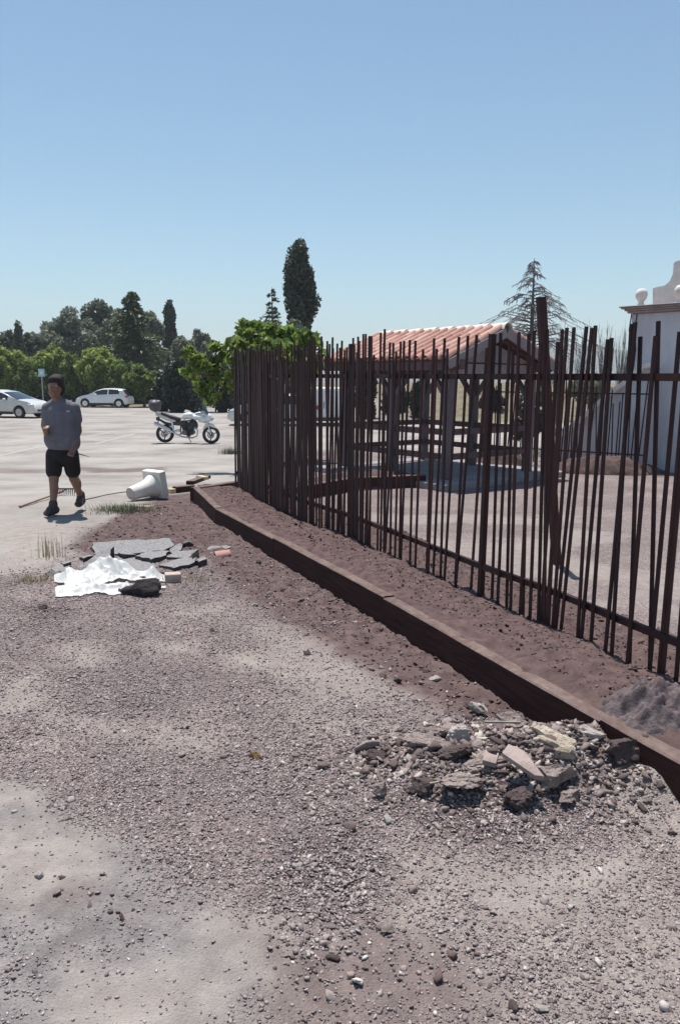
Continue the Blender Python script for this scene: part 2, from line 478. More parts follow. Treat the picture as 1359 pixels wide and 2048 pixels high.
def ground_material():
    m, t, b, o = new_mat('ground')
    tc = t.nodes.new('ShaderNodeTexCoord'); P = tc.outputs['Object']
    def att(n):
        a = t.nodes.new('ShaderNodeAttribute'); a.attribute_name = n
        s = t.nodes.new('ShaderNodeSeparateColor'); t.links.new(a.outputs['Color'], s.inputs[0]); return s, a
    z1, a1 = att('zone_a'); z2, a2 = att('zone_b')
    vor = t.nodes.new('ShaderNodeTexVoronoi'); vor.inputs['Scale'].default_value = 135; t.links.new(P, vor.inputs['Vector'])
    sepc = t.nodes.new('ShaderNodeSeparateColor'); t.links.new(vor.outputs['Color'], sepc.inputs[0])
    grav = ramp(t, sepc.outputs[0], [(0.0, (0.11, 0.084, 0.086)), (0.5, (0.2, 0.163, 0.162)), (0.9, (0.29, 0.245, 0.236)), (1.0, (0.4, 0.35, 0.33))])
    big = noise(t, P, 1.1, 6, 0.6)
    grav = mixc(t, 1.0, grav, ramp(t, big, [(0.3, (0.7, 0.67, 0.68)), (0.7, (1.22, 1.19, 1.14))]), 'MULTIPLY')
    fine = noise(t, P, 90, 6, 0.7); mid = noise(t, P, 9, 6, 0.6)
    dust = ramp(t, mid, [(0.3, (0.25, 0.212, 0.195)), (0.7, (0.37, 0.325, 0.292))])
    asph = ramp(t, mid, [(0.3, (0.175, 0.16, 0.158)), (0.7, (0.28, 0.258, 0.248))])
    asph = mixc(t, 0.5, asph, ramp(t, fine, [(0.35, (0.55, 0.55, 0.55)), (0.65, (1.3, 1.3, 1.3))]), 'MULTIPLY')
    soil = ramp(t, mid, [(0.3, (0.068, 0.043, 0.042)), (0.72, (0.165, 0.117, 0.11))])
    dark = mixc(t, 1.0, grav, (0.5, 0.47, 0.49), 'MULTIPLY')
    lot = ramp(t, noise(t, P, 0.55, 8, 0.62), [(0.32, (0.22, 0.197, 0.184)), (0.5, (0.315, 0.288, 0.267)), (0.72, (0.4, 0.37, 0.34))])
    lot = mixc(t, 0.6, lot, ramp(t, fine, [(0.3, (0.75, 0.75, 0.75)), (0.7, (1.2, 1.2, 1.2))]), 'MULTIPLY')
    streak = t.nodes.new('ShaderNodeMapping'); streak.inputs['Scale'].default_value = (0.3, 0.7, 1); t.links.new(P, streak.inputs[0])
    lot = mixc(t, 1.0, lot, ramp(t, noise(t, streak.outputs[0], 1.5, 7, 0.65), [(0.3, (0.86, 0.84, 0.83)), (0.5, (1, 1, 1)), (0.75, (1.06, 1.05, 1.03))]), 'MULTIPLY')
    dry = ramp(t, noise(t, P, 1.3, 8, 0.7), [(0.3, (0.1, 0.08, 0.055)), (0.7, (0.235, 0.195, 0.135))])
    grn = ramp(t, noise(t, P, 2.2, 8, 0.7), [(0.3, (0.07, 0.09, 0.03)), (0.7, (0.17, 0.19, 0.08))])
    c = mixc(t, z2.outputs[1], grav, dark)
    c = mixc(t, z2.outputs[0], c, lot)
    c = mixc(t, z1.outputs[2], c, asph)
    c = mixc(t, z1.outputs[1], c, dust)
    c = mixc(t, z1.outputs[0], c, soil)
    c = mixc(t, z2.outputs[2], c, dry)
    c = mixc(t, a1.outputs['Alpha'], c, grn)
    t.links.new(c, b.inputs['Base Color']); b.inputs['Roughness'].default_value = 0.93
    b.inputs['Specular IOR Level'].default_value = 0.2
    h = math_n(t, 'ADD', math_n(t, 'MULTIPLY', vor.outputs['Distance'], -0.8), math_n(t, 'MULTIPLY', fine, 1.0))
    bump(t, b, h, 0.75, 0.008)
    return m

gm = np_mesh('ground', np.stack([X, Y, GZ], 1), gf, ground_material(), smooth=True)
for nm, cols in (('zone_a', (Z7[0], Z7[1], Z7[2], Z7[6])), ('zone_b', (Z7[4], Z7[3], Z7[5], np.ones(len(X))))):
    at = gm.attributes.new(nm, 'FLOAT_COLOR', 'POINT')
    at.data.foreach_set('color', np.stack(cols, 1).astype(np.float32).ravel())
tag(link('ground', gm), kind='structure')

# ------------------------------------------------------------------ scattered stones (one mesh per kind of stuff)
OCT = np.array([(1, 0, 0), (-1, 0, 0), (0, 1, 0), (0, -1, 0), (0, 0, 1), (0, 0, -1)], float)
OCF = np.array([(0, 2, 4), (2, 1, 4), (1, 3, 4), (3, 0, 4), (2, 0, 5), (1, 2, 5), (3, 1, 5), (0, 3, 5)])
# a 12 sided pebble with flatter top
_pv = [(math.cos(2 * math.pi * k / 5 + (0.3 if l else 0)) * (0.95 if l == 0 else 0.72), math.sin(2 * math.pi * k / 5 + (0.3 if l else 0)) * (0.95 if l == 0 else 0.72), -0.15 if l == 0 else 0.6) for l in (0, 1) for k in range(5)] + [(0, 0, -0.6), (0.05, 0, 0.85)]
PEB = np.array(_pv, float)
PEF = np.array([(k, (k + 1) % 5, 5 + (k + 1) % 5) for k in range(5)] + [(k, 5 + (k + 1) % 5, 5 + k) for k in range(5)] + [(5 + k, 5 + (k + 1) % 5, 11) for k in range(5)] + [((k + 1) % 5, k, 10) for k in range(5)])

def scatter_mesh(name, pos, r, m, verts=PEB, faces=PEF, squash=0.7, jit_=0.2):
    n = len(pos); k = len(verts)
    a = rng.uniform(0, 2 * math.pi, n); tl = rng.normal(0, 0.35, (n, 2))
    sx = rng.uniform(0.7, 1.35, n); sz = rng.uniform(0.55, 1.0, n) * squash
    V = np.repeat(verts[None], n, 0) * (1 + rng.normal(0, jit_, (n, k, 1)))
    V = V * np.stack([sx, 1 / sx, sz], 1)[:, None, :]
    ca, sa = np.cos(a)[:, None], np.sin(a)[:, None]
    x = V[..., 0] * ca - V[..., 1] * sa; y = V[..., 0] * sa + V[..., 1] * ca
    z = V[..., 2] + x * tl[:, :1] + y * tl[:, 1:]
    V = np.stack([x, y, z], 2) * r[:, None, None] + pos[:, None, :]
    Fm = (faces[None] + (np.arange(n) * k)[:, None, None]).reshape(-1, 3)
    return np_mesh(name, V.reshape(-1, 3), Fm, m)

def stone_mat(name, stops, bs=0.5):
    m, t, b, o = new_mat(name)
    g = t.nodes.new('ShaderNodeNewGeometry')
    c = ramp(t, g.outputs['Random Per Island'], stops)
    tc = t.nodes.new('ShaderNodeTexCoord')
    c = mixc(t, 1.0, c, ramp(t, noise(t, tc.outputs['Object'], 160, 4), [(0.3, (0.75, 0.74, 0.75)), (0.7, (1.15, 1.14, 1.12))]), 'MULTIPLY')
    t.links.new(c, b.inputs['Base Color']); b.inputs['Roughness'].default_value = 0.9; b.inputs['Specular IOR Level'].default_value = 0.25
    MATS[name] = m
    return m

def frustum_samples(n, y0, y1, pw=1.0, xmax=3.3):
    """points on the ground in the picture's footprint, thinning with distance"""
    u = rng.uniform(0, 1, n); yy = y0 * (y1 / y0) ** (u ** pw)
    half = 0.50 * yy + 0.35
    xx = rng.uniform(-1, 1, n) * half
    k = np.abs(xx) < xmax
    return xx[k], yy[k]

def dist_to_line(x, y, line):
    d = np.full(len(x), 1e9); side = np.zeros(len(x))
    for a, b in zip(line, line[1:]):
        ex, ey = b.x - a.x, b.y - a.y; L2 = ex * ex + ey * ey
        t = np.clip(((x - a.x) * ex + (y - a.y) * ey) / L2, 0, 1)
        q = np.hypot(x - a.x - t * ex, y - a.y - t * ey); cr = (ex * (y - a.y) - ey * (x - a.x)) / math.sqrt(L2)
        k = q < d; d[k] = q[k]; side[k] = cr[k]
    return np.where(side > 0, d, -d)      # positive: to the left of travel

GRAV = stone_mat('gravel_stone', [(0.0, (0.12, 0.09, 0.092)), (0.35, (0.255, 0.207, 0.205)), (0.8, (0.37, 0.318, 0.305)), (0.97, (0.4, 0.355, 0.345)), (1.0, (0.56, 0.53, 0.5))])
x, y = frustum_samples(430000, 1.45, 9.0, 0.9)
side = dist_to_line(x, y, SL)
z7 = zones(x, y)
keep = (side < -0.01) & (rng.uniform(0, 1, len(x)) < np.clip(1 - 0.86 * z7[1] - 0.8 * z7[2] - 0.6 * z7[0] - 0.9 * z7[4], 0.03, 1) * np.clip(0.35 + 1.3 * (fbm(x * 3, y * 3, 61) - 0.2), 0.25, 1))
x, y = x[keep], y[keep]; dk = z7[3][keep]
r = np.clip(rng.lognormal(math.log(0.0031), 0.44, len(x)), 0.0018, 0.011) * (0.8 + 0.12 * np.sqrt(y)) * (1 + 0.3 * dk)
z = terrain(x, y)
print('gravel', len(x)); nearm = (y < 2.9) & (r > .0062)
tag(link('gravel', scatter_mesh('gravel', np.stack([x, y, z + r * 0.3], 1)[~nearm], r[~nearm] * 1.15, GRAV, OCT, OCF, .8)), 'finer loose grey and mauve gravel covering the ground', 'gravel', kind='stuff')
tag(link('gravel', scatter_mesh('gravel', np.stack([x, y, z + r * 0.3], 1)[nearm], r[nearm], GRAV)), 'loose grey and mauve gravel covering the near ground', 'gravel', kind='stuff')

BIG = stone_mat('pebble_stone', [(0.0, (0.14, 0.09, 0.085)), (0.3, (0.28, 0.21, 0.2)), (0.8, (0.36, 0.31, 0.3)), (1.0, (0.58, 0.54, 0.5))])
x, y = frustum_samples(2200, 1.5, 9.5, 0.7)
side = dist_to_line(x, y, SL); z7 = zones(x, y)
pr = np.clip(0.07 + 0.22 * z7[3] + 0.35 * sstep(-2.0, -0.4, side) + 0.5 * z7[0], 0, 1) * (1 - 0.6 * z7[4])
keep = (side < -0.03) & (rng.uniform(0, 1, len(x)) < pr); x, y = x[keep], y[keep]
r = np.clip(rng.lognormal(math.log(0.0085), 0.42, len(x)), 0.004, 0.022); z = terrain(x, y)
bm_ = bmesh.new(); bmesh.ops.create_icosphere(bm_, subdivisions=1, radius=1)
ICV = np.array([v.co[:] for v in bm_.verts]); ICF = np.array([[v.index for v in f.verts] for f in bm_.faces]); bm_.free()
bm_ = bmesh.new(); bmesh.ops.create_icosphere(bm_, subdivisions=2, radius=1)
IC2V = np.array([v.co[:] for v in bm_.verts]); IC2F = np.array([[v.index for v in f.verts] for f in bm_.faces]); bm_.free()
tag(link('pebbles', scatter_mesh('pebbles', np.stack([x, y, z + r * 0.25], 1), r, BIG, PEB, PEF, 0.85)), 'larger loose pebbles and clods strewn over the gravel', 'pebbles', kind='stuff')

# ================================================================== PLANTING BED
def clay(name, a, b_): 
    return M(name, a, b_, scale=14, rough=0.95, bstr=0.8, bscale=70, bdist=0.012, spec=0.15)
SOIL = clay('bed_soil', (0.142, 0.095, 0.088), (0.07, 0.046, 0.046))
SLs, _ = smooth_line(SL, 420, 0)
FCs, _ = smooth_line(FB, 420, 2)
nv = 34
U = []
for i in range(420):
    a = SLs[i]; c = FCs[i]; d = (c - a); L = d.length; d = d / L
    end = c + d * (0.80 + 0.08 * math.sin(i * 0.05))
    a2 = a + d * 0.06
    for j in range(nv): U.append(tuple(a2.lerp(end, j / (nv - 1))) + (j / (nv - 1), L / (L + 0.80)))
U = np.array(U)
bx_, by_, bt, bf = U.T
PILE = at_z(1330, 1440, 0.25)
bz = 0.182 + (fbm(bx_ * 2.5, by_ * 2.5, 51) - 0.5) * 0.06 + (fbm(bx_ * 9, by_ * 9, 53, 3) - 0.5) * 0.06 + (fbm(bx_ * 30, by_ * 30, 55, 3) - 0.5) * 0.03
bz = bz + 0.03 * np.sin(np.clip(bt / bf, 0, 1) * math.pi) - sstep(bf * 0.35 + 0.65, 1.0, bt) * 0.24 - 0.02 * np.exp(-((bt - bf) / .06) ** 2)
bz = np.minimum(bz, 0.197 + sstep(0.02, 0.14, bt) * 0.2)
ib = (np.arange(419)[:, None] * nv + np.arange(nv - 1)[None, :]).ravel()
bed = tag(link('planting_bed', np_mesh('planting_bed', np.stack([bx_, by_, bz], 1), np.stack([ib, ib + nv, ib + nv + 1, ib + 1], 1), SOIL, True)), kind='structure')
CLOD = stone_mat('soil_clod', [(0.0, (0.055, 0.037, 0.036)), (0.5, (0.115, 0.077, 0.072)), (0.96, (0.16, 0.115, 0.108)), (1.0, (0.33, 0.29, 0.265))])
k = rng.integers(0, len(bx_), 22000); k = k[(bt[k] < 0.93) & (bt[k] > 0.1)]
jit = rng.normal(0, 0.012, (len(k), 2)); r = np.clip(rng.lognormal(math.log(0.0048), 0.5, len(k)), 0.002, 0.022)
tag(link('soil_clods', scatter_mesh('soil_clods', np.stack([bx_[k] + jit[:, 0], by_[k] + jit[:, 1], bz[k] + r * .1], 1), r, CLOD)), 'small clods of brown soil on the planting bed', 'soil', kind='stuff')
x, y = frustum_samples(26000, 1.8, 10.5, 0.5); z7 = zones(x, y); side = dist_to_line(x, y, SL)
kk = (rng.uniform(0, 1, len(x)) < z7[0]) & (side < -0.01); x, y = x[kk], y[kk]
r = np.clip(rng.lognormal(math.log(0.0065), 0.55, len(x)), 0.003, 0.028)
tag(link('loose_soil', scatter_mesh('loose_soil', np.stack([x, y, terrain(x, y) + r * .1], 1), r, CLOD)), 'crumbs of dark red-brown soil spilled outside the timber edging', 'soil', kind='stuff')

# ================================================================== SLEEPERS
def wood_mat(name, c1, c2):
    return M(name, c1, c2, scale=5, rough=0.8, bstr=0.35, bscale=30, bdist=0.004, stretch=(1, 14, 14), spec=0.25)
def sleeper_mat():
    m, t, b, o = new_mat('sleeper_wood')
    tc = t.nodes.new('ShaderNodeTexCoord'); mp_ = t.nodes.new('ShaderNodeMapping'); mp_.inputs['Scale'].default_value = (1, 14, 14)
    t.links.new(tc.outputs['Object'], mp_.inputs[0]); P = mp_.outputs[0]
    wood = ramp(t, noise(t, P, 3, 8), [(.3, (.062, .027, .024)), (.7, (.028, .013, .013))])  # dark tone carries the shade of the front faces
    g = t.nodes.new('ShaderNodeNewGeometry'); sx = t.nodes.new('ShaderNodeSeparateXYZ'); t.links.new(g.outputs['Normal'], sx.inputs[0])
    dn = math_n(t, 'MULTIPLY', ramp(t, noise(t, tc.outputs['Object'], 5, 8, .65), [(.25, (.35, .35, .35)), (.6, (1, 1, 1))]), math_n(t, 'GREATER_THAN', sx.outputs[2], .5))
    dust = ramp(t, noise(t, tc.outputs['Object'], 22, 6), [(.3, (.13, .09, .08)), (.7, (.215, .16, .142))])  # pale tops: sunlit tone put into the colour together with settled dust
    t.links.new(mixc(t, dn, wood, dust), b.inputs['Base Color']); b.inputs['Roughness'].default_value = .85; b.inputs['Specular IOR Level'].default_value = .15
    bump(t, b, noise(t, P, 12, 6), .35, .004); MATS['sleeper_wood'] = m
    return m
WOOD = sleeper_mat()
def sleeper(parent, a, b, zt, ht, wd, inner, gap=0.004, m=None):
    """a, b: plan ends of the front top edge; inner: +1 if the wood lies left of a->b"""
    a, b = Vector(a), Vector(b); d = (b - a).normalized(); n = Vector((-d.y, d.x)) * inner
    L = (b - a).length - gap
    mb = MB()
    seg = max(3, int(L / 0.12)); vs = []; fs = []
    for i in range(seg + 1):
        s = L * i / seg; w1 = random.uniform(-0.003, 0.003); w2 = random.uniform(-0.004, 0.003)
        c = 0.008
        for q, z in ((0 + w1, -ht), (0 + w1, -c), (c + w1, w2), (wd - c, w2), (wd, -c), (wd, -ht)): vs.append((s, q, z))
    for i in range(seg):
        for j in range(6): fs.append((i * 6 + j, i * 6 + (j + 1) % 6, (i + 1) * 6 + (j + 1) % 6, (i + 1) * 6 + j))
    fs += [tuple(range(6)), tuple(range(seg * 6, seg * 6 + 6))[::-1]]
    mb.add(vs, fs)
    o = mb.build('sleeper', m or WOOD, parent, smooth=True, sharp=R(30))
    base = Vector((a.x, a.y, zt))
    mat = Matrix(((d.x, n.x, 0, base.x), (d.y, n.y, 0, base.y), (0, 0, 1, base.z), (0, 0, 0, 1)))
    o.matrix_local = Matrix.Translation(-parent.location) @ mat
    return o
edg = empty('timber_edging', (SL[2].x, SL[2].y, 0), label='long kinked row of dark brown sleepers edging the planting bed', cat='edging')
lean = [(0, 1), (1, 2), (2, 3), (3, 5), (5, 7), (7, 8)]
for n_, (i, j) in enumerate(lean):
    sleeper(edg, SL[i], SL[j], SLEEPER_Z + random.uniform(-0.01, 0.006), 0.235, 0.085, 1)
q0 = SL[0]; q1 = at_z(478, 961, 0.2).xy
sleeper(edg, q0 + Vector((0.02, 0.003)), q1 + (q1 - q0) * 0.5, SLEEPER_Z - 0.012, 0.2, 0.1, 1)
inn = empty('timber_edging', (-0.6, 10.7, 0), label='lower brown sleeper row seen through the bars, in front of the shelter slab', cat='edging')
I0, I1, I2 = at_z(589, 974, .2).xy, at_z(716, 954.5, .2).xy, at_z(852, 949, .2).xy
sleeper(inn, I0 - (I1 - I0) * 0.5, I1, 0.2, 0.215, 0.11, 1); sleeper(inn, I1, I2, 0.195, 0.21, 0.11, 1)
# soil behind the inner sleepers
def mound(name, c, rx, ry, h, m, seed, rot=0.0, n=46, kind='structure', label=None, cat=None, z0=None, rough=1.0):
    g = np.linspace(-1.25, 1.25, n); A, B = np.meshgrid(g, g); A = A.ravel(); B = B.ravel()
    wob = 1 + 0.5 * (fbm(A * 1.7 + seed, B * 1.7, seed) - 0.5)
    rr = np.hypot(A, B) * wob
    hh = np.clip(1 - rr ** 2, -0.35, 1)
    X_ = c[0] + (A * math.cos(rot) * rx - B * math.sin(rot) * ry); Y_ = c[1] + (A * math.sin(rot) * rx + B * math.cos(rot) * ry)
    zb = terrain(X_, Y_) if z0 is None else np.full(len(X_), z0)
    zz = zb + hh * h * (0.75 + 0.5 * fbm(A * 3, B * 3, seed + 3)) + (fbm(X_ * 14, Y_ * 14, seed + 5, 3) - 0.5) * 0.07 * rough * np.clip(hh + 0.2, 0, 1) + (fbm(X_ * 40, Y_ * 40, seed + 9, 2) - .5) * .03 * rough * np.clip(hh + 0.2, 0, 1)
    zz = np.where(hh <= 0, zb - 0.05 + np.minimum(hh, 0) * 0.6, zz)
    i0 = (np.arange(n - 1)[:, None] * n + np.arange(n - 1)[None, :]).ravel()
    org = np.array([c[0], c[1], float(zb.mean())])
    o = link(name, np_mesh(name, np.stack([X_, Y_, zz], 1) - org, np.stack([i0, i0 + 1, i0 + n + 1, i0 + n], 1), m, True), loc=tuple(org))
    return tag(o, label, cat, kind=kind if not label else None)
mid_i = (I0 + I1 + I2 + I2) / 4
mound('soil', (mid_i.x - 0.25, mid_i.y + 0.75), 1.5, 0.62, 0.2, SOIL, 5, rot=0.55)

# ================================================================== STEEL BAR FENCE
def rust_mat():
    m, t, b, o = new_mat('rusted_steel')
    g = t.nodes.new('ShaderNodeNewGeometry'); oi = t.nodes.new('ShaderNodeObjectInfo'); mp_ = t.nodes.new('ShaderNodeMapping'); mp_.inputs['Scale'].default_value = (1, 1, .25)
    t.links.new(g.outputs['Position'], mp_.inputs[0])
    dark = ramp(t, noise(t, mp_.outputs[0], 14, 7, .65), [(.3, (.042, .015, .0155)), (.55, (.024, .0095, .0115)), (.75, (.07, .026, .02))])
    red = ramp(t, noise(t, mp_.outputs[0], 20, 7, .65), [(.3, (.085, .031, .025)), (.7, (.036, .013, .0135))])
    t.links.new(mixc(t, ramp(t, oi.outputs['Random'], [(.35, (0, 0, 0)), (1, (.9, .9, .9))]), dark, red), b.inputs['Base Color'])
    b.inputs['Roughness'].default_value = .68; b.inputs['Specular IOR Level'].default_value = .3; bump(t, b, noise(t, g.outputs['Position'], 160, 5), .25, .002)
    MATS['rusted_steel'] = m
    return m
RUST = rust_mat()
ubar = MB().box((0, 0, 0.5), (1, 1, 1)).mesh('bar', RUST)
upost = MB().box((0, 0, 0.5), (1, 1, 1)).mesh('post', RUST)
urail = MB().box((0, 0, 0.5), (1, 1, 1)).mesh('rail', RUST)
fence = empty('bar_fence', (FC[200].x, FC[200].y, 0), label='tall curved fence of dense rusty steel bars leaning at odd angles', cat='fence')

def stick(name, me, parent, a, b, wd, dp, face):
    """box of section wd (along the fence) x dp from a to b; face: fence tangent"""
    a, b = Vector(a), Vector(b); z = (b - a); L = z.length; z.normalize()
    x_ = (face - z * face.dot(z)).normalized(); y_ = z.cross(x_)
    o = link(name, me, parent)
    mm = Matrix(((x_.x * wd, y_.x * dp, z.x * L, a.x), (x_.y * wd, y_.y * dp, z.y * L, a.y), (x_.z * wd, y_.z * dp, z.z * L, a.z), (0, 0, 0, 1)))
    o.matrix_local = Matrix.Translation(-parent.location) @ mm
    return o

def fence_at(px):
    """index on the fence curve whose foot shows at picture column px"""
    best = min(range(400), key=lambda i: abs(proj(FC[i].x, FC[i].y, 0.17)[0] - px)); return best
def proj(x_, y_, z_):
    v = CAM_ROT.transposed() @ (Vector((x_, y_, z_)) - Vector((0, 0, CAM_H)))
    return CX + F_PX * v.x / -v.z, CY - F_PX * v.y / -v.z
FPX = [proj(p.x, p.y, 0.17)[0] for p in FC]
def fence_pt(px):
    for i in range(399):
        if FPX[i] <= px <= FPX[i + 1]:
            t = (px - FPX[i]) / max(FPX[i + 1] - FPX[i], 1e-6); return FC[i].lerp(FC[i + 1], t), (FC[min(i + 4, 399)] - FC[max(i - 4, 0)]).normalized(), i
    return (FC[0], (FC[4] - FC[0]).normalized(), 0) if px < FPX[0] else (FC[399], (FC[399] - FC[390]).normalized(), 399)

def bar_px(xt, yt, xb, wd=0.0195, name='bar', me=ubar, dp=0.012, off=None):
    p, tg, i = fence_pt(xb); n2 = Vector((-tg.y, tg.x)); T = Vector((tg.x, tg.y, 0)); N = Vector((n2.x, n2.y, 0))
    s = (-1 if random.random() < 0.8 else 1) * 0.024 if off is None else off
    foot = Vector((p.x, p.y, 0.06)) + N * s
    top = at_plane(xt, yt, foot, N)
    stick(name, me, fence, foot, top, wd, dp, T)

A_ = lambda x, y: (760 + x / 4.53, 640 + y / 4.53)
mid = [(33, 205, 15), (88, 203, 52), (118, 208, 112), (145, 283, 60), (185, 195, 153), (215, 190, 195), (268, 180, 205), (318, 187, 290), (387, 265, 337), (487, 165, 395), (510, 260, 455), (583, 165, 500), (607, 258, 568), (712, 152, 600), (793, 142, 650), (965, 250, 790), (873, 135, 700), (1090, 118, 985), (1168, 235, 1085), (1255, 110, 1205), (1200, 270, 1120), (1345, 120, 1270)]
for a, b, c in mid:
    bar_px(760 + a / 4.53, 640 + b / 4.53, 760 + c / 4.53)
right = [(118, 345, 20), (170, 450, 105), (215, 340, 180), (228, 340, 235), (318, 440, 200), (355, 335, 265), (395, 322, 245), (455, 317, 300), (562, 310, 320), (608, 322, 365), (638, 303, 515), (742, 420, 540), (775, 408, 625), (977, 275, 745), (945, 290, 805), (1020, 397, 905), (1150, 390, 935), (1173, 265, 1085), (1355, 355, 1120), (1440, 300, 1205), (1475, 330, 1235), (1560, 350, 1355)]
for a, b, c in right:
    bar_px(1040 + a / 4.26, 580 + b / 4.26, 1040 + c / 4.26, 0.02)
bar_px(984, 668, 960, 0.04, 'post', upost, 0.036, 0.0)
# the far, oblique stretch: bars at random spacing
i_end = fence_pt(758)[2]
s = 0.0; step = FLEN / 399
post_s = []
for px in (478, 543, 700):
    _, _, i = fence_pt(px); post_s.append(i * step)
while s < i_end * step:
    i = min(int(s / step), 398); p = FC[i].lerp(FC[i + 1], s / step - i); tg = (FC[min(i + 4, 399)] - FC[max(i - 4, 0)]).normalized()
    T = Vector((tg.x, tg.y, 0)); N = Vector((-tg.y, tg.x, 0))
    foot = Vector((p.x, p.y, 0.06)) + N * (-0.024 if random.random() < 0.75 else 0.024)
    top = foot + T * random.gauss(0.0, 0.045) + Vector((0, 0, random.choice((1.78, 1.83, 1.92, 1.97, 2.0)) + random.uniform(-0.04, 0.04)))
    if min(abs(s - q) for q in post_s) > 0.05: stick('bar', ubar, fence, foot, top, 0.02, 0.012, T)
    s += random.choice((0.02, 0.03, 0.035, 0.045, 0.06, 0.075)) * (0.36 + 0.46 * min(s / 3.5, 1))
for s in post_s:
    i = min(int(s / step), 398); p = FC[i]; tg = (FC[min(i + 4, 399)] - FC[max(i - 4, 0)]).normalized(); T = Vector((tg.x, tg.y, 0))
    stick('post', upost, fence, (p.x, p.y, 0.0), (p.x, p.y, 2.0), 0.036, 0.034, T)
s = fence_pt(1500)[2] * step
while s < FLEN - .1:            # the stretch that runs on past the right edge of the picture
    i = min(int(s / step), 398); p = FC[i].lerp(FC[i + 1], s / step - i); tg = (FC[min(i + 4, 399)] - FC[max(i - 4, 0)]).normalized()
    T = Vector((tg.x, tg.y, 0)); N = Vector((-tg.y, tg.x, 0)); foot = Vector((p.x, p.y, 0.06)) + N * random.choice((-.024, -.024, .024))
    stick('bar', ubar, fence, foot, foot + T * random.gauss(0, .08) + Vector((0, 0, random.uniform(1.72, 2.0))), 0.02, 0.012, T)
    s += random.choice((.05, .07, .09, .13))
# rails between the posts, following the curve
cuts = [0, int(post_s[1] / step) // 2, int(post_s[1] / step), int((post_s[1] + post_s[2]) / 2 / step), int(post_s[2] / step), fence_pt(860)[2], fence_pt(960)[2], fence_pt(1110)[2], fence_pt(1260)[2], fence_pt(1400)[2], fence_pt(1550)[2], 399]
for a, b in zip(cuts, cuts[1:]):
    pa, pb = FC[a], FC[b]; f = a / 399; g = b / 399
    for z0_, zz in ((1.72, -0.045), (0.385, 0.0)):
        d = Vector((pb.x - pa.x, pb.y - pa.y, 0)).normalized(); up = Vector((0, 0, 1))
        stick('rail', urail, fence, (pa.x, pa.y, z0_ + zz * f), (pb.x, pb.y, z0_ + zz * g), 0.038, 0.03, up)

# the second fence, far side of the court in front of the white wall
fence2 = empty('bar_fence', (4.6, 15.2, 0), label='smaller far stretch of thin bar fence in front of the white stair wall', cat='fence')
P0, P1 = at_y(968, 800, 16.3), at_y(1299, 800, 14.3)
P0.z = P1.z = 0; d2 = (P1 - P0); L2_ = d2.length; T2 = d2.normalized()
s = 0.0
while s < L2_:
    p = P0 + T2 * s; ln = random.gauss(0.02, 0.06); z1 = random.choice((1.5, 1.62, 1.7, 1.3)) + random.uniform(-0.05, 0.08)
    stick('bar', ubar, fence2, (p.x, p.y, 0.06), (p.x + T2.x * ln, p.y + T2.y * ln, z1), 0.022, 0.012, T2)
    s += random.choice((0.05, 0.07, 0.09, 0.13, 0.18))
for z_ in (1.46, 0.33):
    stick('rail', urail, fence2, (P0.x, P0.y + .02, z_), (P1.x, P1.y + .02, z_), 0.026, 0.02, Vector((0, 0, 1)))
for q in (0.0, 0.5, 1.0):
    p = P0.lerp(P1, q); stick('post', upost, fence2, (p.x, p.y + .03, -0.1), (p.x, p.y + .03, 1.62), 0.04, 0.03, T2)

# big leaning steel beam standing in the court
bb = gt(1112, 1128); bt_ = at_y(1081, 597, bb.y + 0.12)
bm2 = empty('steel_beam', bb, label='single thick dark steel post tilted left, taller than the fence', cat='post')
bd_ = (bt_ - bb).normalized()
mbb = MB(bb); mbb.beam(bb - bd_ * 0.02, bt_, 0.072, 0.072, up=(0.2, -1, 0)); mbb.build('shaft', RUST, bm2, bev=0.004)
MB(bb).beam(bt_ + bd_ * 0.001, bt_ + bd_ * 0.008, 0.08, 0.08, up=(0.2, -1, 0)).build('cap', RUST, bm2)
# ================================================================== SHELTER with tiled roof
PLANK = M('grey_paint_wood', (0.15, 0.115, 0.128), (0.09, 0.068, 0.078), scale=4, rough=0.75, bstr=0.15, bscale=30, stretch=(6, 6, 1))
BEAMW = M('dark_beam_wood', (0.13, 0.075, 0.075), (0.08, 0.045, 0.05), scale=4, rough=0.8)
WHITEW = M('pale_board', (0.27, 0.225, 0.23), (0.19, 0.155, 0.16), scale=3, rough=0.7)
SLABM = M('concrete_slab', (0.3, 0.275, 0.28), (0.2, 0.185, 0.195), scale=5, rough=0.9, bstr=0.3, bscale=50)
C_ = at_z(892, 959, .1).xy; A0 = at_z(690, 931, .1).xy; E0 = at_z(1045, 941, .1).xy
ev = (A0 - C_); EL = ev.length; ev = ev / EL
gv = Vector((ev.y, -ev.x)); GL = (E0 - C_).dot(gv)
if GL < 0: gv = -gv; GL = -GL
EV, GV, UP = Vector((ev.x, ev.y, 0)), Vector((gv.x, gv.y, 0)), Vector((0, 0, 1))
O3 = Vector((C_.x, C_.y, 0.0))
def sp(e, g, z): return O3 + EV * e + GV * g + UP * z
sh = empty('shelter', O3, label='small open timber shelter with a pink clay tile roof behind the fence', cat='shelter')
OV = 0.28
slab = MB(O3)
slab.prism([sp(-.45, -.55, -.06), sp(EL + .3, -.55, -.06), sp(EL + .3, GL + .55, -.06), sp(-.45, GL + .55, -.06)], (0, 0, .16))
slab.build('slab', SLABM, sh, bev=0.01)
EAVE, RIDGE = 1.985, 2.5
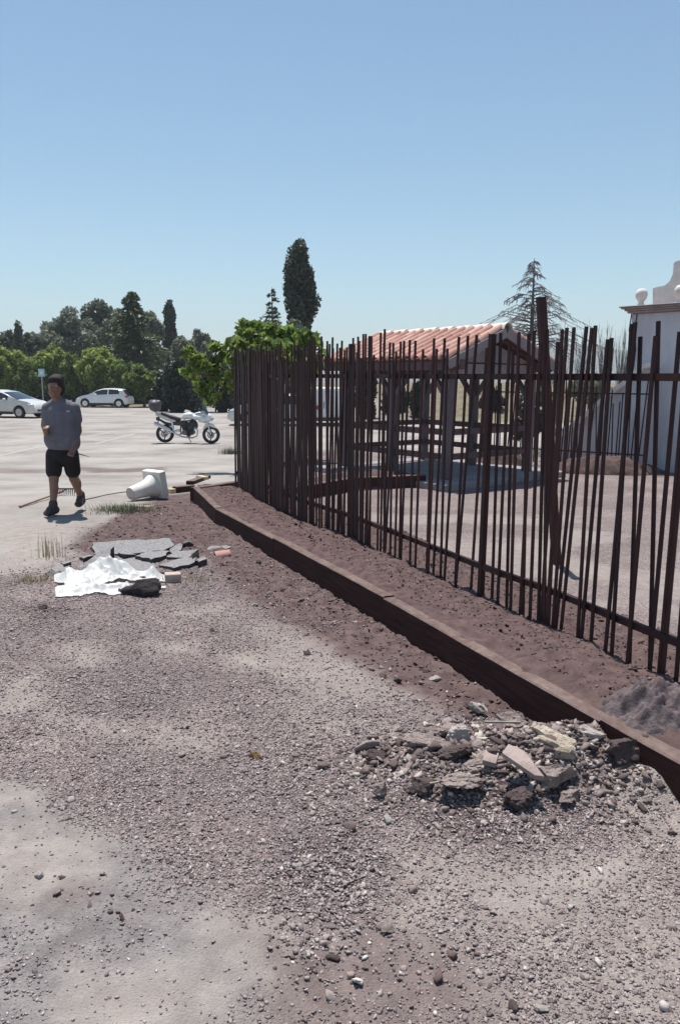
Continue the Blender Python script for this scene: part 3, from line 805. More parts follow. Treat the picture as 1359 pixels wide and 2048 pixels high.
for e in (0.0, EL / 2, EL):
    for g in (0.0, GL):
        MB(O3).beam(sp(e, g, .1), sp(e, g, 1.86), .14, .14, up=EV).build('post', PLANK, sh, bev=0.008)
        for s_ in (-1, 1):
            if (e == 0 and s_ < 0) or (e == EL and s_ > 0): continue
            MB(O3).beam(sp(e + s_ * .06, g, 1.42), sp(e + s_ * .4, g, 1.83), .08, .08).build('brace', PLANK, sh, bev=0.005)
for g in (0.0, GL):
    MB(O3).beam(sp(-.3, g, 1.93), sp(EL + .3, g, 1.93), .16, .15).build('wall_plate', BEAMW, sh, bev=0.008)
for e in (0.0, EL / 2, EL):
    MB(O3).beam(sp(e, -.08, 1.85), sp(e, GL + .08, 1.85), .12, .2).build('tie_beam', PLANK if e else WHITEW, sh, bev=0.008)
for g in (0.0, GL):                 # two boards between posts, all sides but the near gable's way in
    for a, b in ((0.07, EL / 2 - .07), (EL / 2 + .07, EL - .07)):
        for z_ in (.46, .86): MB(O3).beam(sp(a, g, z_), sp(b, g, z_), .045, .1).build('rail', BEAMW, sh, bev=0.004)
for e in (0.0, EL):
    for z_ in (.46, .86): MB(O3).beam(sp(e, .07, z_), sp(e, GL - .07, z_), .045, .1).build('rail', BEAMW, sh, bev=0.004)
gm_ = GL / 2; run = gm_ + OV; rise = RIDGE - EAVE
for e in (-.02, EL + .02):          # gable infill
    MB(O3).prism([sp(e, .0, 1.97), sp(e, GL, 1.97), sp(e, gm_, RIDGE - .22)], EV * .03).build('gable_panel', WHITEW, sh)
for e in (-OV + .02, EL + OV - .02):
    for s_ in (-1, 1):
        MB(O3).beam(sp(e, gm_ + s_ * (run + .02), EAVE - .06), sp(e, gm_ + s_ * .01, RIDGE - .05), .045, .15).build('bargeboard', WHITEW, sh, bev=0.004)
for s_ in (-1, 1):
    MB(O3).beam(sp(-OV + .05, gm_ + s_ * (run - .02), EAVE - .08), sp(EL + OV - .05, gm_ + s_ * (run - .02), EAVE - .08), .03, .14).build('fascia', BEAMW, sh)
    for k in range(7):
        e = -OV + .2 + k * (EL + 2 * OV - .4) / 6
        MB(O3).beam(sp(e, gm_ + s_ * (run - .06), EAVE - .075), sp(e, gm_ + s_ * .05, RIDGE - .085), .07, .09).build('rafter', BEAMW, sh)
TILE = M('clay_tile', (0.46, 0.245, 0.195), (0.36, 0.185, 0.148), scale=7, rough=0.85, bstr=0.2, bscale=50)
TILE2 = M('clay_tile_pale', (0.56, 0.34, 0.275), (0.45, 0.265, 0.215), scale=9, rough=0.85)
TILE3 = M('clay_tile_deep', (0.4, 0.195, 0.15), (0.32, 0.155, 0.12), scale=9, rough=0.85)
RIDGEM = M('ridge_mortar', (0.78, 0.72, 0.66), (0.62, 0.54, 0.48), scale=8, rough=0.9, bstr=0.4, bscale=40)
DECK = M('tile_channel', (0.14, 0.07, 0.058), (0.1, 0.05, 0.042), scale=12, rough=0.9)
def half_tile(r0, r1, L, th=0.014, n=7):
    mb = MB(); vs = []
    for (r, x_) in ((r0, 0), (r1, L)):
        for q in (0, 1):
            for k in range(n):
                a = math.pi * k / (n - 1); vs.append((x_, (r - q * th) * math.cos(a), (r - q * th) * math.sin(a)))
    fs = []
    for k in range(n - 1):
        fs += [(k, k + 1, 2 * n + k + 1, 2 * n + k), (n + k + 1, n + k, 3 * n + k, 3 * n + k + 1), (k + 1, k, n + k, n + k + 1), (2 * n + k, 2 * n + k + 1, 3 * n + k + 1, 3 * n + k)]
    mb.add(vs, fs); return mb
tms = [half_tile(.085, .058, .37).mesh('tile', mm, True, sharp=R(50)) for mm in (TILE, TILE2, TILE3)]
ncol, nrow = 16, 5
slope = math.hypot(run, rise)
for s_ in (-1, 1):
    eav = MB(O3); nrm = None
    a0, a1 = sp(-OV, gm_ + s_ * run, EAVE), sp(EL + OV, gm_ + s_ * run, EAVE); b0, b1 = sp(-OV, gm_, RIDGE), sp(EL + OV, gm_, RIDGE)
    eav.prism([a0, a1, b1, b0], (0, 0, .02)).build('roof_deck', DECK, sh)
    up_s = (b0 - a0).normalized(); nrm = up_s.cross(EV) if s_ < 0 else EV.cross(up_s)
    if nrm.z < 0: nrm = -nrm
    side_s = nrm.cross(up_s)
    for c in range(ncol):
        e = -OV + .09 + c * (EL + 2 * OV - .18) / (ncol - 1)
        for r_ in range(nrow):
            q = a0 + EV * (e + OV) + up_s * (-.05 + r_ * (slope - .1) / nrow) + nrm * (.028 + random.uniform(-.004, .004))
            o = link('tile', tms[0 if random.random() < .5 else random.choice((1, 2))], sh)
            tl = (up_s - nrm * -.085).normalized(); yv = nrm.cross(tl).normalized(); zv = tl.cross(yv)
            j = random.uniform(-.02, .02); tl2 = (tl + yv * j).normalized(); yv2 = zv.cross(tl2)
            o.matrix_local = Matrix.Translation(q - O3) @ Matrix((tl2, yv2, zv)).transposed().to_4x4()
rt = half_tile(.115, .095, .42).mesh('ridge_tile', RIDGEM, True, sharp=R(50))
nr = 8
for k in range(nr):
    o = link('ridge_tile', rt, sh)
    q = sp(-OV - .02 + k * (EL + 2 * OV) / nr, gm_, RIDGE + .0 + random.uniform(-.004, .004))
    o.matrix_local = Matrix.Translation(q - O3) @ Matrix((EV, UP.cross(EV), UP)).transposed().to_4x4()
b_ = gt(861, 931); blk = MB(b_ - Vector((0, 0, .03))); blk.lathe([(.09, .0), (.11, .02), (.12, .2), (.125, .24), (.105, .24), (.1, .05)], b_, n=14)
o = blk.build('bucket', M('grey_plastic', (0.45, 0.43, 0.43), rough=0.5), None, True); o.location = b_ - Vector((0, 0, .03))
tag(o, 'small pale round tub on the ground behind the shelter rails', 'tub')

# ================================================================== WHITE GATE BUILDING at the right
STUC = M('white_stucco', (0.64, 0.64, 0.68), (0.42, 0.41, 0.45), stretch=(1, 1, .3), scale=2.2, rough=0.9, bstr=0.25, bscale=25)
COPE = M('pale_coping', (0.78, 0.73, 0.68), (0.62, 0.57, 0.53), scale=5, rough=0.85, bstr=0.3, bscale=30)
CORN = M('mauve_cornice', (0.36, 0.3, 0.3), (0.26, 0.21, 0.215), scale=5, rough=0.8)
Wn, Wf = at_y(1359, 800, 14.4), at_y(1250, 800, 15.2)
WD = Vector((Wn.x - Wf.x, Wn.y - Wf.y, 0)).normalized()          # along the wall, towards us
WNn = Vector((WD.y, -WD.x, 0))                                   # into the wall, away from the court
if WNn.x < 0: WNn = -WNn
W0 = Vector((Wf.x, Wf.y, 0))
gate = empty('gate_house', W0, label='white stucco gate pier with moulded cornice, scroll pediment and sloping stair wall', cat='building')
def wp(s_, d, z): return W0 + WD * s_ + WNn * d + UP * z
CZ = at_plane(1250, 628, W0, WNn).z
MB(W0).prism([wp(0, 0, -.3), wp(3.4, 0, -.3), wp(3.4, 1.6, -.3), wp(0, 1.6, -.3)], (0, 0, CZ + .3)).build('wall', STUC, gate, bev=0.02)
MB(W0).prism([wp(1.18, -.09, -.3), wp(2.3, -.09, -.3), wp(2.3, .02, -.3), wp(1.18, .02, -.3)], (0, 0, CZ + .3 - .003)).build('pilaster', STUC, gate, bev=0.015)
z_ = CZ
for k, (h, o_) in enumerate(((.04, .04), (.035, .08), (.03, .13), (.022, .16))):
    MB(W0).prism([wp(-o_, -o_ - .06, z_), wp(3.5, -o_ - .06, z_), wp(3.5, 1.7, z_), wp(-o_, 1.7, z_)], (0, 0, h)).build('cornice', CORN, gate, bev=0.008); z_ += h + 0.0005
TOP = z_
def finial(s_, d):
    p = wp(s_, d, TOP)
    MB(W0).lathe([(a_ * .78, b_ * .78) for a_, b_ in [(.12, 0), (.12, .03), (.075, .06), (.06, .1), (.075, .13), (.125, .2), (.145, .28), (.13, .36), (.08, .42), (.005, .435)]], p, n=20).build('ball_finial', COPE, gate, True)
f1 = at_plane(1281, 600, W0 + WNn * .12, WNn); finial((f1 - W0).dot(WD), .12)
f2 = at_plane(1362, 585, W0 + WNn * .12, WNn); finial((f2 - W0).dot(WD), .08)
ps = [(1305, 604), (1304, 577), (1313, 574), (1328, 571), (1338, 562), (1344, 548), (1346, 526), (1352, 522), (1372, 519)]
pl = [at_plane(a, b, W0 + WNn * .5, WNn) for a, b in ps]
far = pl[-1] + WD * .8; low = Vector((far.x, far.y, TOP - .02)); pl[0].z = TOP - .02
MB(W0).prism(pl + [far, low], WNn * .35).build('scroll_pediment', COPE, gate)
# sloping stair wall in the same plane
st_px = [(1080, 915), (1088, 903), (1126, 872), (1165, 842), (1205, 806), (1240, 778), (1252, 770), (1262, 760), (1277, 746), (1290, 737), (1304, 734), (1318, 736)]
stp = [at_plane(a, b, W0 - WNn * .1, WNn) for a, b in st_px]
lowa = Vector((stp[0].x, stp[0].y, -.3)); lowb = Vector((stp[-1].x, stp[-1].y, -.3))
MB(W0).prism([lowa] + stp + [lowb], WNn * .3).build('stair_wall', STUC, gate)
for a, b in zip(stp[:-1], stp[1:]):
    u_ = (b - a).normalized(); MB(W0).beam(a + WNn * .12 + UP * .04, b + WNn * .12 + UP * .04, .46, .09, up=UP).build('coping', COPE, gate)
crk = [at_plane(a, b, W0 - WNn * .012, WNn) for a, b in ((1262, 628), (1257, 660), (1260, 690), (1254, 715), (1252, 745))]
MB(W0).tube(crk, .012, 5).build('cable', M('black_cable', (0.03, 0.025, 0.03), rough=0.6), gate)
crk = [at_plane(a, b, W0 - WNn * .012, WNn) for a, b in ((1273, 628), (1268, 655), (1270, 700), (1264, 745))]
MB(W0).tube(crk, .01, 5).build('cable', MATS['black_cable'], gate)
mound('soil_heap', gt(1200, 945).xy, 1.15, .42, .3, SOIL, 15, rot=-.15, label='low heap of brown soil at the foot of the white stair wall', cat='soil heap')
mound('soil_heap', gt(1000, 935).xy, .55, .5, .42, SOIL, 25, label='reddish soil heap behind the shelter, left of the leaning post', cat='soil heap')
mound('soil_heap', at_z(1338, 1420, .2).xy, .36, .3, .17, clay('grey_soil', (0.17, 0.137, 0.14), (0.085, 0.066, 0.07)), 35, rot=.4, z0=.13, label='greyish mound of fresh soil on the bed at the right edge', cat='soil heap', n=110, rough=2.2)

# ================================================================== PALE TOPPLED PLINTH, boards, rubbish
WST = M('white_stone', (0.74, 0.72, 0.66), (0.62, 0.59, 0.54), scale=6, rough=0.8, bstr=0.2, bscale=30)
GST = M('grey_core', (0.5, 0.45, 0.43), (0.36, 0.32, 0.31), scale=25, rough=0.95, bstr=0.5, bscale=60)
pb = gt(294, 998)
pln = empty('toppled_plinth', pb, label='white round column stub with square slab base, lying on its side', cat='column')
ax = Vector((-.6, -.8, -.16)).normalized(); q = pb + Vector((.1, .12, .01))
sd3 = Vector((-ax.y, ax.x, 0)).normalized(); sq = Matrix((sd3, ax.cross(sd3), ax)).transposed()
MB(pb).box(q + UP * .195 + ax * .0, (.39, .39, .11), sq).build('slab_base', WST, pln, bev=0.008)
pr = [(.178, .055), (.17, .07), (.15, .1), (.132, .14), (.118, .2), (.106, .3), (.096, .42), (.09, .45)]
rt_ = sq
MB(pb).lathe(pr, q + UP * .17 - UP * .0, n=24, rot=Matrix.Rotation(0, 3, 'X') @ rt_).build('shaft', WST, pln, True)
MB(pb).lathe([(.0895, .449), (.086, .458), (.02, .456)], q + UP * .17, n=24, rot=rt_).build('broken_end', GST, pln, True)

def plank_thing(name, label, cat, pxa, pxb, wd, ht, m, zo=0.0, group=None):
    a, b = gt(*pxa), gt(*pxb); a = a + UP * (ht / 2 + zo); b = b + UP * (ht / 2 + zo)
    o = MB(a).beam(a, b, wd, ht).build(name, m, None, bev=min(wd, ht) * .06); o.location = a
    return tag(o, label, cat, group)
PINE = wood_mat('raw_pine', (0.58, 0.45, 0.3), (0.44, 0.32, 0.2))
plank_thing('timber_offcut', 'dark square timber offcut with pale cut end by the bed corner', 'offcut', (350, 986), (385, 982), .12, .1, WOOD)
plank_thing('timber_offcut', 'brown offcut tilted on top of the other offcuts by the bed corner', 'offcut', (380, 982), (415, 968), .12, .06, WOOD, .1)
plank_thing('timber_offcut', 'pale yellow pine offcut at the left of the offcuts', 'offcut', (338, 987), (349, 986), .09, .07, PINE)
plank_thing('timber_offcut', 'pale pine offcut topmost behind the brown offcuts', 'offcut', (398, 970), (412, 974), .1, .05, PINE, .12)
plank_thing('board', 'thin pale board lying flat below the white column stub', 'board', (240, 1012), (302, 1014), .08, .012, PINE)
plank_thing('metal_rod', 'thin dark rod lying on the ground left of the offcuts', 'rod', (330, 982), (378, 972), .015, .015, RUST)
cb = [gt(a, b) + UP * .008 for a, b in ((166, 1001), (190, 996), (215, 990), (240, 986), (258, 984))]
o = MB(cb[0]).tube(cb, .007, 5).build('cable', M('grey_cable', (0.12, 0.11, 0.11))); o.location = cb[0]; tag(o, 'thin dark cable on the ground between the walker and the column stub', 'cable')

# broken asphalt slabs
def asphalt_mat():
    m, t, b, o = new_mat('broken_asphalt'); tc = t.nodes.new('ShaderNodeTexCoord'); P = tc.outputs['Object']
    g = t.nodes.new('ShaderNodeNewGeometry'); sx = t.nodes.new('ShaderNodeSeparateXYZ'); t.links.new(g.outputs['True Normal'], sx.inputs[0])
    topc = ramp(t, noise(t, P, 42, 6, .7), [(.3, (.13, .122, .128)), (.5, (.27, .258, .262)), (.75, (.4, .38, .37))])
    sidec = ramp(t, noise(t, P, 60, 5), [(.3, (.03, .026, .028)), (.7, (.1, .085, .085))])
    t.links.new(mixc(t, math_n(t, 'GREATER_THAN', sx.outputs[2], .6), sidec, topc), b.inputs['Base Color'])   # weathered top, fresh bitumen in the break
    b.inputs['Roughness'].default_value = .95; bump(t, b, noise(t, P, 55, 6, .7), 1.0, .02); MATS['broken_asphalt'] = m
    return m
ASPH = asphalt_mat()
G6 = lambda p: (80 + p[0] / 3.576, 1070 + p[1] / 3.576)
def slab_thing(poly, label, tilt=(0, 0), th=.05, lift=.05, m=None, name='asphalt_chunk', cat='rubble', group=None):
    pts = [G6(p) for p in poly]; c0 = gt(sum(p[0] for p in pts) / len(pts), sum(p[1] for p in pts) / len(pts))
    lift *= .42; zt = c0.z + lift; top = []
    q = [at_z(a, b, zt) for a, b in pts]; cc = sum(q, Vector()) / len(q)
    n_ = []
    for i in range(len(q)):
        a, b = q[i], q[(i + 1) % len(q)]; n_.append(a)
        k = max(1, int((b - a).length / .06))
        for j in range(1, k): n_.append(a.lerp(b, j / k) + Vector((random.uniform(-.022, .022), random.uniform(-.022, .022), 0)))
    for p in n_:
        d = p - cc; top.append(Vector((p.x, p.y, zt + d.x * tilt[0] + d.y * tilt[1] + random.uniform(-.004, .004))))
    mb = MB(cc); mb.prism(top, (0, 0, -th * 1.5)); o = mb.build(name, m or ASPH); o.location = cc
    return tag(o, label, cat, group)
slab_thing([(378, 62), (600, 52), (930, 44), (955, 80), (880, 100), (640, 112), (385, 116)], 'longest grey slab of broken asphalt, at the back of the pile', (0, .12), .06, .07)
slab_thing([(680, 152), (760, 112), (930, 106), (905, 142), (795, 182)], 'wedge-shaped broken asphalt slab in the middle of the pile', (0, -.05), .07, .09)
slab_thing([(905, 150), (960, 122), (1135, 110), (1120, 135), (1050, 155)], 'thin broken asphalt slab at the back right of the pile', (0, .1), .05, .07)
slab_thing([(850, 205), (1000, 170), (1125, 170), (1105, 198), (960, 228)], 'rough broken asphalt slab at the front right of the pile', (.05, .05), .07, .08)
slab_thing([(212, 210), (400, 162), (533, 138), (490, 172), (340, 212)], 'dark asphalt slab tipped up on edge behind the white plastic', (0, .35), .07, .09)
slab_thing([(470, 205), (560, 160), (680, 155), (790, 185), (835, 225), (760, 255), (600, 240)], 'flat gravelly asphalt slab just behind the white plastic', (0, 0), .05, .02)
slab_thing([(80, 240), (180, 212), (222, 222), (205, 245), (110, 258)], 'small asphalt slab at the left end of the white plastic', (0, .1), .05, .04)
slab_thing([(1195, 100), (1240, 82), (1300, 86), (1280, 110), (1215, 125)], 'small asphalt piece behind the curved roof tile', (0, .1), .05, .04)
slab_thing([(1285, 80), (1330, 72), (1370, 85), (1330, 100)], 'flat asphalt piece furthest right of the broken slabs', (0, 0), .05, .03)
for i, (poly, lb) in enumerate((([(560, 122), (640, 118), (690, 135), (600, 150)], 'small asphalt fragment between the long slab and the wedge'), ([(930, 90), (1000, 80), (1010, 105), (950, 112)], 'asphalt fragment leaning on the right end of the long slab'),
        ([(280, 150), (350, 132), (390, 150), (310, 170)], 'asphalt fragment behind the tipped slab'), ([(1110, 160), (1170, 140), (1195, 180), (1130, 205)], 'square asphalt fragment right of the front slab'), ([(150, 190), (210, 180), (225, 200), (170, 212)], 'asphalt fragment left of the tipped slab'))):
    slab_thing(poly, lb, (random.uniform(-.3, .3), random.uniform(-.2, .4)), .05, .08)
def rock_thing(px, py, r, m, label, name='stone', cat='stone', seed=1, sq=(1, .85, .7), sub=3, group=None, rz=None, dz=.35, rough=.35):
    p = gt(px, py); o = link(name, rock_mesh(name, m, seed, sub, rough, sq)); o.scale = (r, r, r)
    o.location = p + UP * (r * sq[2] * dz); o.rotation_euler = (random.uniform(-.2, .2), random.uniform(-.2, .2), random.uniform(0, 6) if rz is None else rz)
    return tag(o, label, cat, group)
DARKR = M('dark_rubble', (0.14, 0.1, 0.095), (0.075, 0.05, 0.048), scale=3, rough=0.95, bstr=.7, bscale=7, bdist=.05)
rock_thing(375, 1095, .07, ASPH, 'dark rounded asphalt lump on the back slab', 'asphalt_lump', 'rubble', 51)
rock_thing(390, 1122, .085, ASPH, 'upright asphalt lump at the right end of the front slab', 'asphalt_lump', 'rubble', 52, (1, .7, 1))
rock_thing(320, 1150, .05, DARKR, 'black lump at the right end of the white plastic', 'asphalt_lump', 'rubble', 53)
rock_thing(100, 1152, .05, ASPH, 'grey lump at the left end of the white plastic', 'asphalt_lump', 'rubble', 54)
rock_thing(88, 1218, .05, DARKR, 'dark block beside a damp spot at the left', 'block', 'rubble', 55, (1, .8, .9))
BRICK = M('brick_piece', (0.5, 0.42, 0.37), (0.36, 0.26, 0.22), scale=14, rough=.9, bstr=.4)
p = gt(346, 1163); o = MB().box((0, 0, .035), (.13, .09, .075)).build('brick_piece', BRICK, bev=.006); o.location = p; o.rotation_euler = (0, 0, .25); tag(o, 'pale half brick at the right end of the white plastic', 'brick')
p = gt(430, 1110); o = half_tile(.08, .07, .2, .014).build('tile_piece', TILE, None, True); o.location = p + UP * -.005; o.rotation_euler = (.25, -.1, .35); o.scale = (.72, .75, .42); tag(o, 'curved pink roof tile fragment right of the asphalt slabs', 'tile')

# white plastic sheet
def plastic():
    n, k = 150, 90; U_, V_ = np.meshgrid(np.linspace(0, 1, n), np.linspace(0, 1, k))
    pa, pb_, pc, pd = gt(112, 1196), gt(332, 1184), gt(330, 1150), gt(108, 1150)
    def bil(i): return (pa[i] * (1 - U_) + pb_[i] * U_) * (1 - V_) + (pd[i] * (1 - U_) + pc[i] * U_) * V_
    x_, y_ = bil(0), bil(1)
    wu, wv = U_ + .12 * (fbm(U_ * 3, V_ * 3, 91, 2) - .5), V_ + .12 * (fbm(U_ * 3, V_ * 3, 92, 2) - .5)
    g = lambda cu, cv, su, sv, h: h * np.exp(-((wu - cu) / su) ** 2 - ((wv - cv) / sv) ** 2)
    lump = g(.42, .8, .16, .16, .13) + g(.64, .82, .14, .12, .09) + g(.9, .78, .08, .14, .07) + g(.1, .62, .11, .26, .09) + g(.28, .5, .2, .14, .06) + g(.42, .17, .35, .09, .045) + g(.15, .1, .1, .07, .04)
    rid = lambda a, b_, sd: (1 - np.abs(2 * fbm(wu * a, wv * b_, sd, 2) - 1)) ** 2.5
    z_ = lump * (.75 + .5 * fbm(U_ * 5, V_ * 5, 99, 2)) + .035 * rid(5, 4, 95) * (.3 + lump * 7) + .03 * rid(11, 9, 97) * (.3 + lump * 6)
    env = np.clip(np.minimum(np.minimum(U_, 1 - U_) * 9, np.minimum(V_, 1 - V_) * 7), 0, 1)
    zz = terrain(x_.ravel(), y_.ravel()).reshape(k, n) + .01 + env * z_ * .85
    body_ = lump + .05 * (fbm(U_ * 7, V_ * 6, 103, 3) - .45)
    idx = np.arange(n * k).reshape(k, n); q = np.stack([idx[:-1, :-1], idx[:-1, 1:], idx[1:, 1:], idx[1:, :-1]], 2)
    q = q[body_[:-1, :-1] > .012]
    c0 = np.array(gt(220, 1170)); m, t, b, o = new_mat('white_plastic')
    b.inputs['Base Color'].default_value = (.74, .74, .72, 1); b.inputs['Roughness'].default_value = .4
    tr = t.nodes.new('ShaderNodeBsdfTranslucent'); tr.inputs[0].default_value = (.7, .71, .7, 1)
    mx = t.nodes.new('ShaderNodeMixShader'); mx.inputs[0].default_value = .3
    t.links.new(b.outputs[0], mx.inputs[1]); t.links.new(tr.outputs[0], mx.inputs[2]); t.links.new(mx.outputs[0], o.inputs[0])
    used, inv = np.unique(q, return_inverse=True)
    ob = link('plastic_sheet', np_mesh('plastic_sheet', (np.stack([x_.ravel(), y_.ravel(), zz.ravel()], 1) - c0)[used], inv.reshape(q.shape), m, True), loc=tuple(c0))
    tag(ob, 'crumpled white plastic sheet lying in front of the broken asphalt', 'plastic sheet')
plastic()
BLK = M('black_cloth', (0.018, 0.013, 0.016), (0.03, 0.022, 0.026), scale=20, rough=.9, bstr=.8, bscale=14, bdist=.05)
p = gt(287, 1190)
o = blob('black_cloth', [('e', (0, 0, .05), (.1, .07, .06)), ('e', (.07, .02, .06), (.07, .06, .06)), ('e', (-.09, .03, .035), (.09, .05, .035)), ('c', (-.17, .05, .02), (-.08, .04, .04), .02, .035), ('c', (.02, -.05, .03), (.1, -.04, .04), .035, .03), ('c', (-.03, .0, .1), (.08, .03, .11), .028, .022), ('e', (.02, .06, .05), (.09, .04, .05))], BLK, None, .012, 2)
o.location = p; o.rotation_euler = (0, 0, .1)
tag(o, 'crumpled black cloth on the front right of the white plastic', 'cloth')

# ------------------------------------------------------------------ rubble heap at the right
CONC = M('rubble_concrete', (0.43, 0.345, 0.31), (0.23, 0.176, 0.162), scale=3, rough=.95, bstr=.7, bscale=7, bdist=.05)
YEL = M('porous_mortar', (0.62, 0.53, 0.41), (0.3, 0.24, 0.19), scale=4, rough=.95, bstr=.7, bscale=7, bdist=.05)
PALE = M('pale_stone', (0.58, 0.52, 0.475), (0.42, 0.36, 0.33), scale=3, rough=.9, bstr=.7, bscale=7, bdist=.05)
OCH = M('ochre_stone', (0.4, 0.26, 0.12), (0.22, 0.13, 0.07), scale=3, rough=.95, bstr=.7, bscale=7, bdist=.05)
Z8 = lambda a, b: (700 + a / 2.062, 1300 + b / 2.062)
rub = [((815, 440), .15, YEL, 'long porous yellowish mortar lump, largest of the rubble heap', (1.25, .5, .45), -.75),
       ((1120, 455), .068, DARKR, 'big dark brown lump against the timber at the right of the rubble', (1.1, .7, .75), .1),
       ((560, 480), .085, CONC, 'flat rounded grey concrete piece at the centre of the rubble', (1.1, .8, .35), .2),
       ((820, 560), .075, CONC, 'concrete lump just below the long yellowish mortar lump', (1.2, .7, .6), .0),
       ((700, 630), .055, DARKR, 'dark earthy lump at the lower middle of the rubble', (1, .8, .6), .4),
       ((945, 560), .055, PALE, 'pale angular stone below the right end of the mortar lump', (1.2, .5, .5), .4),
       ((1020, 475), .055, PALE, 'pale flat stone between the mortar lump and dark lump', (1.3, .5, .35), .3),
       ((995, 370), .05, PALE, 'white stone leaning on the timber above the rubble', (1.3, .5, .5), -.5),
       ((525, 265), .045, PALE, 'whitish stone at the back of the rubble heap', (1.2, .7, .7), -.4),
       ((450, 560), .075, CONC, 'flat brownish slab piece at the lower left of the rubble', (1.2, .8, .35), .4),
       ((300, 590), .045, DARKR, 'dark lump at the left front of the rubble', (1, .8, .7), .3),
       ((120, 595), .034, CONC, 'lone grey lump left of the rubble heap', (1, .8, .7), .3),
       ((100, 460), .04, DARKR, 'dark lump at the far left tip of the rubble', (1, .7, .6), .2),
       ((320, 400), .075, CONC, 'broad flat grey chunk at the back left of the rubble', (1.2, .8, .4), .1),
       ((400, 350), .05, CONC, 'rough grey chunk behind the broad flat one', (1.2, .8, .6), .5),
       ((450, 400), .06, PALE, 'light crumbly chunk left of the thin plates', (1, .8, .7), .8),
       ((440, 445), .055, DARKR, 'dark chunk in the middle left of the rubble', (1.2, .8, .6), .2),
       ((665, 340), .06, CONC, 'mortar chunk above the thin plates in the rubble', (1.2, .8, .7), .2),
       ((1060, 510), .05, DARKR, 'brown lump in front of the pale flat stone', (1.2, .7, .6), .2),
       ((900, 625), .045, CONC, 'grey piece at the lower right of the rubble', (1.1, .8, .6), .6),
       ((1275, 530), .04, DARKR, 'dark clod right of the big dark lump', (1, .8, .7), .1),
       ((1335, 585), .03, PALE, 'pale round stone at the right edge beyond the rubble', (1, .9, .8), .1),
       ((1210, 415), .035, DARKR, 'small dark clod touching the timber at the right', (1, .9, .8), .1)]
for i, ((a, b), r_, m, lb, sq_, rz_) in enumerate(rub):
    rock_thing(*Z8(a, b), r_ * 1.25, m, lb, 'rubble_chunk', 'rubble', 100 + i, sq_, 4 if r_ > .05 else 3, 'chunks of the rubble heap', rz_, .8, .6)
def plate(pts, label, m, th=.018, lift=.07):
    q = [at_z(*Z8(*p), gt(*Z8(*pts[0])).z + lift) for p in pts]; c0 = sum(q, Vector()) / len(q)
    q = [p + UP * ((p - c0).x * -.15 + (p - c0).y * .25) for p in q]
    o = MB(c0).prism(q, (0, 0, -th)).build('broken_plate', m); o.location = c0; tag(o, label, 'rubble', 'chunks of the rubble heap')
plate([(625, 440), (650, 412), (715, 425), (800, 492), (760, 492)], 'thin flat grey plate sticking out left of the mortar lump', CONC)
plate([(545, 450), (560, 408), (615, 415), (600, 455)], 'short pale plate beside the thin grey plate', CONC, .02, .035)
M('raw_stick', (.3, .26, .22), (.2, .17, .15), scale=20)
plank_thing('stick', 'pale thin stick lying on the front of the rubble', 'stick', Z8(325, 597), Z8(530, 560), .008, .007, MATS['raw_stick'], .045)
plank_thing('stick', 'pale strip lying across the back of the rubble', 'stick', Z8(550, 375), Z8(700, 378), .01, .008, MATS['raw_stick'], .085)
# rubble crumbs
CUV = np.array([(a, b, c) for a in (-.8, .8) for b in (-.7, .7) for c in (-.6, .6)]); CUF = np.array([(0, 1, 3), (0, 3, 2), (4, 6, 7), (4, 7, 5), (0, 4, 5), (0, 5, 1), (2, 3, 7), (2, 7, 6), (0, 2, 6), (0, 6, 4), (1, 5, 7), (1, 7, 3)])
nr_ = 9000; tx = rng.normal(0, 1, nr_); ty = rng.normal(0, 1, nr_)
x = HEAP_C.x + tx * .4 + .02; y = HEAP_C.y + ty * .18; sd_ = dist_to_line(x, y, SL); k = sd_ < -.02; x, y = x[k], y[k]
r = np.clip(rng.lognormal(math.log(.0058), .5, len(x)), .003, .016)
RUBM = stone_mat('rubble_crumb', [(0, (.085, .062, .06)), (.5, (.19, .15, .142)), (.85, (.31, .262, .24)), (1, (.48, .43, .385))])
cx_ = HEAP_C.x + rng.normal(0, .33, 230); cy_ = HEAP_C.y + rng.normal(0, .13, 230); kk = dist_to_line(cx_, cy_, SL) < -.05; cx_, cy_ = cx_[kk], cy_[kk]
rc = np.clip(rng.lognormal(math.log(.019), .35, len(cx_)), .01, .04)
lv = [rock_mesh('lump_tmp', RUBM, 700 + q_, 2, .5, (1, .8, .65)) for q_ in range(5)]
part = rng.integers(0, 5, len(cx_)); VV, FF, off_ = [], [], 0
for q_, me_ in enumerate(lv):
    kq = part == q_; v_ = np.array([v.co[:] for v in me_.vertices]); f_ = np.array([p_.vertices[:] for p_ in me_.polygons])
    mm_ = scatter_mesh('lump_tmp', np.stack([cx_[kq], cy_[kq], terrain(cx_[kq], cy_[kq]) + rc[kq] * .35], 1), rc[kq] * 1.25, RUBM, v_, f_, .9, .02)
    co = np.empty(len(mm_.vertices) * 3, np.float32); mm_.vertices.foreach_get('co', co); VV.append(co.reshape(-1, 3))
    fi = np.empty(len(mm_.polygons) * 3, np.int32); mm_.loops.foreach_get('vertex_index', fi); FF.append(fi.reshape(-1, 3) + off_); off_ += len(co) // 3
    bpy.data.meshes.remove(mm_); bpy.data.meshes.remove(me_)
tag(link('rubble_lumps', np_mesh('rubble_lumps', np.concatenate(VV), np.concatenate(FF), RUBM)), 'broken mortar lumps heaped among the big rubble chunks', 'rubble', kind='stuff')
tag(link('rubble_crumbs', scatter_mesh('rubble_crumbs', np.stack([x, y, terrain(x, y) + r * .3], 1), r, RUBM, CUV, CUF, .9)), 'crumbled mortar and grit between the rubble chunks', 'rubble', kind='stuff')
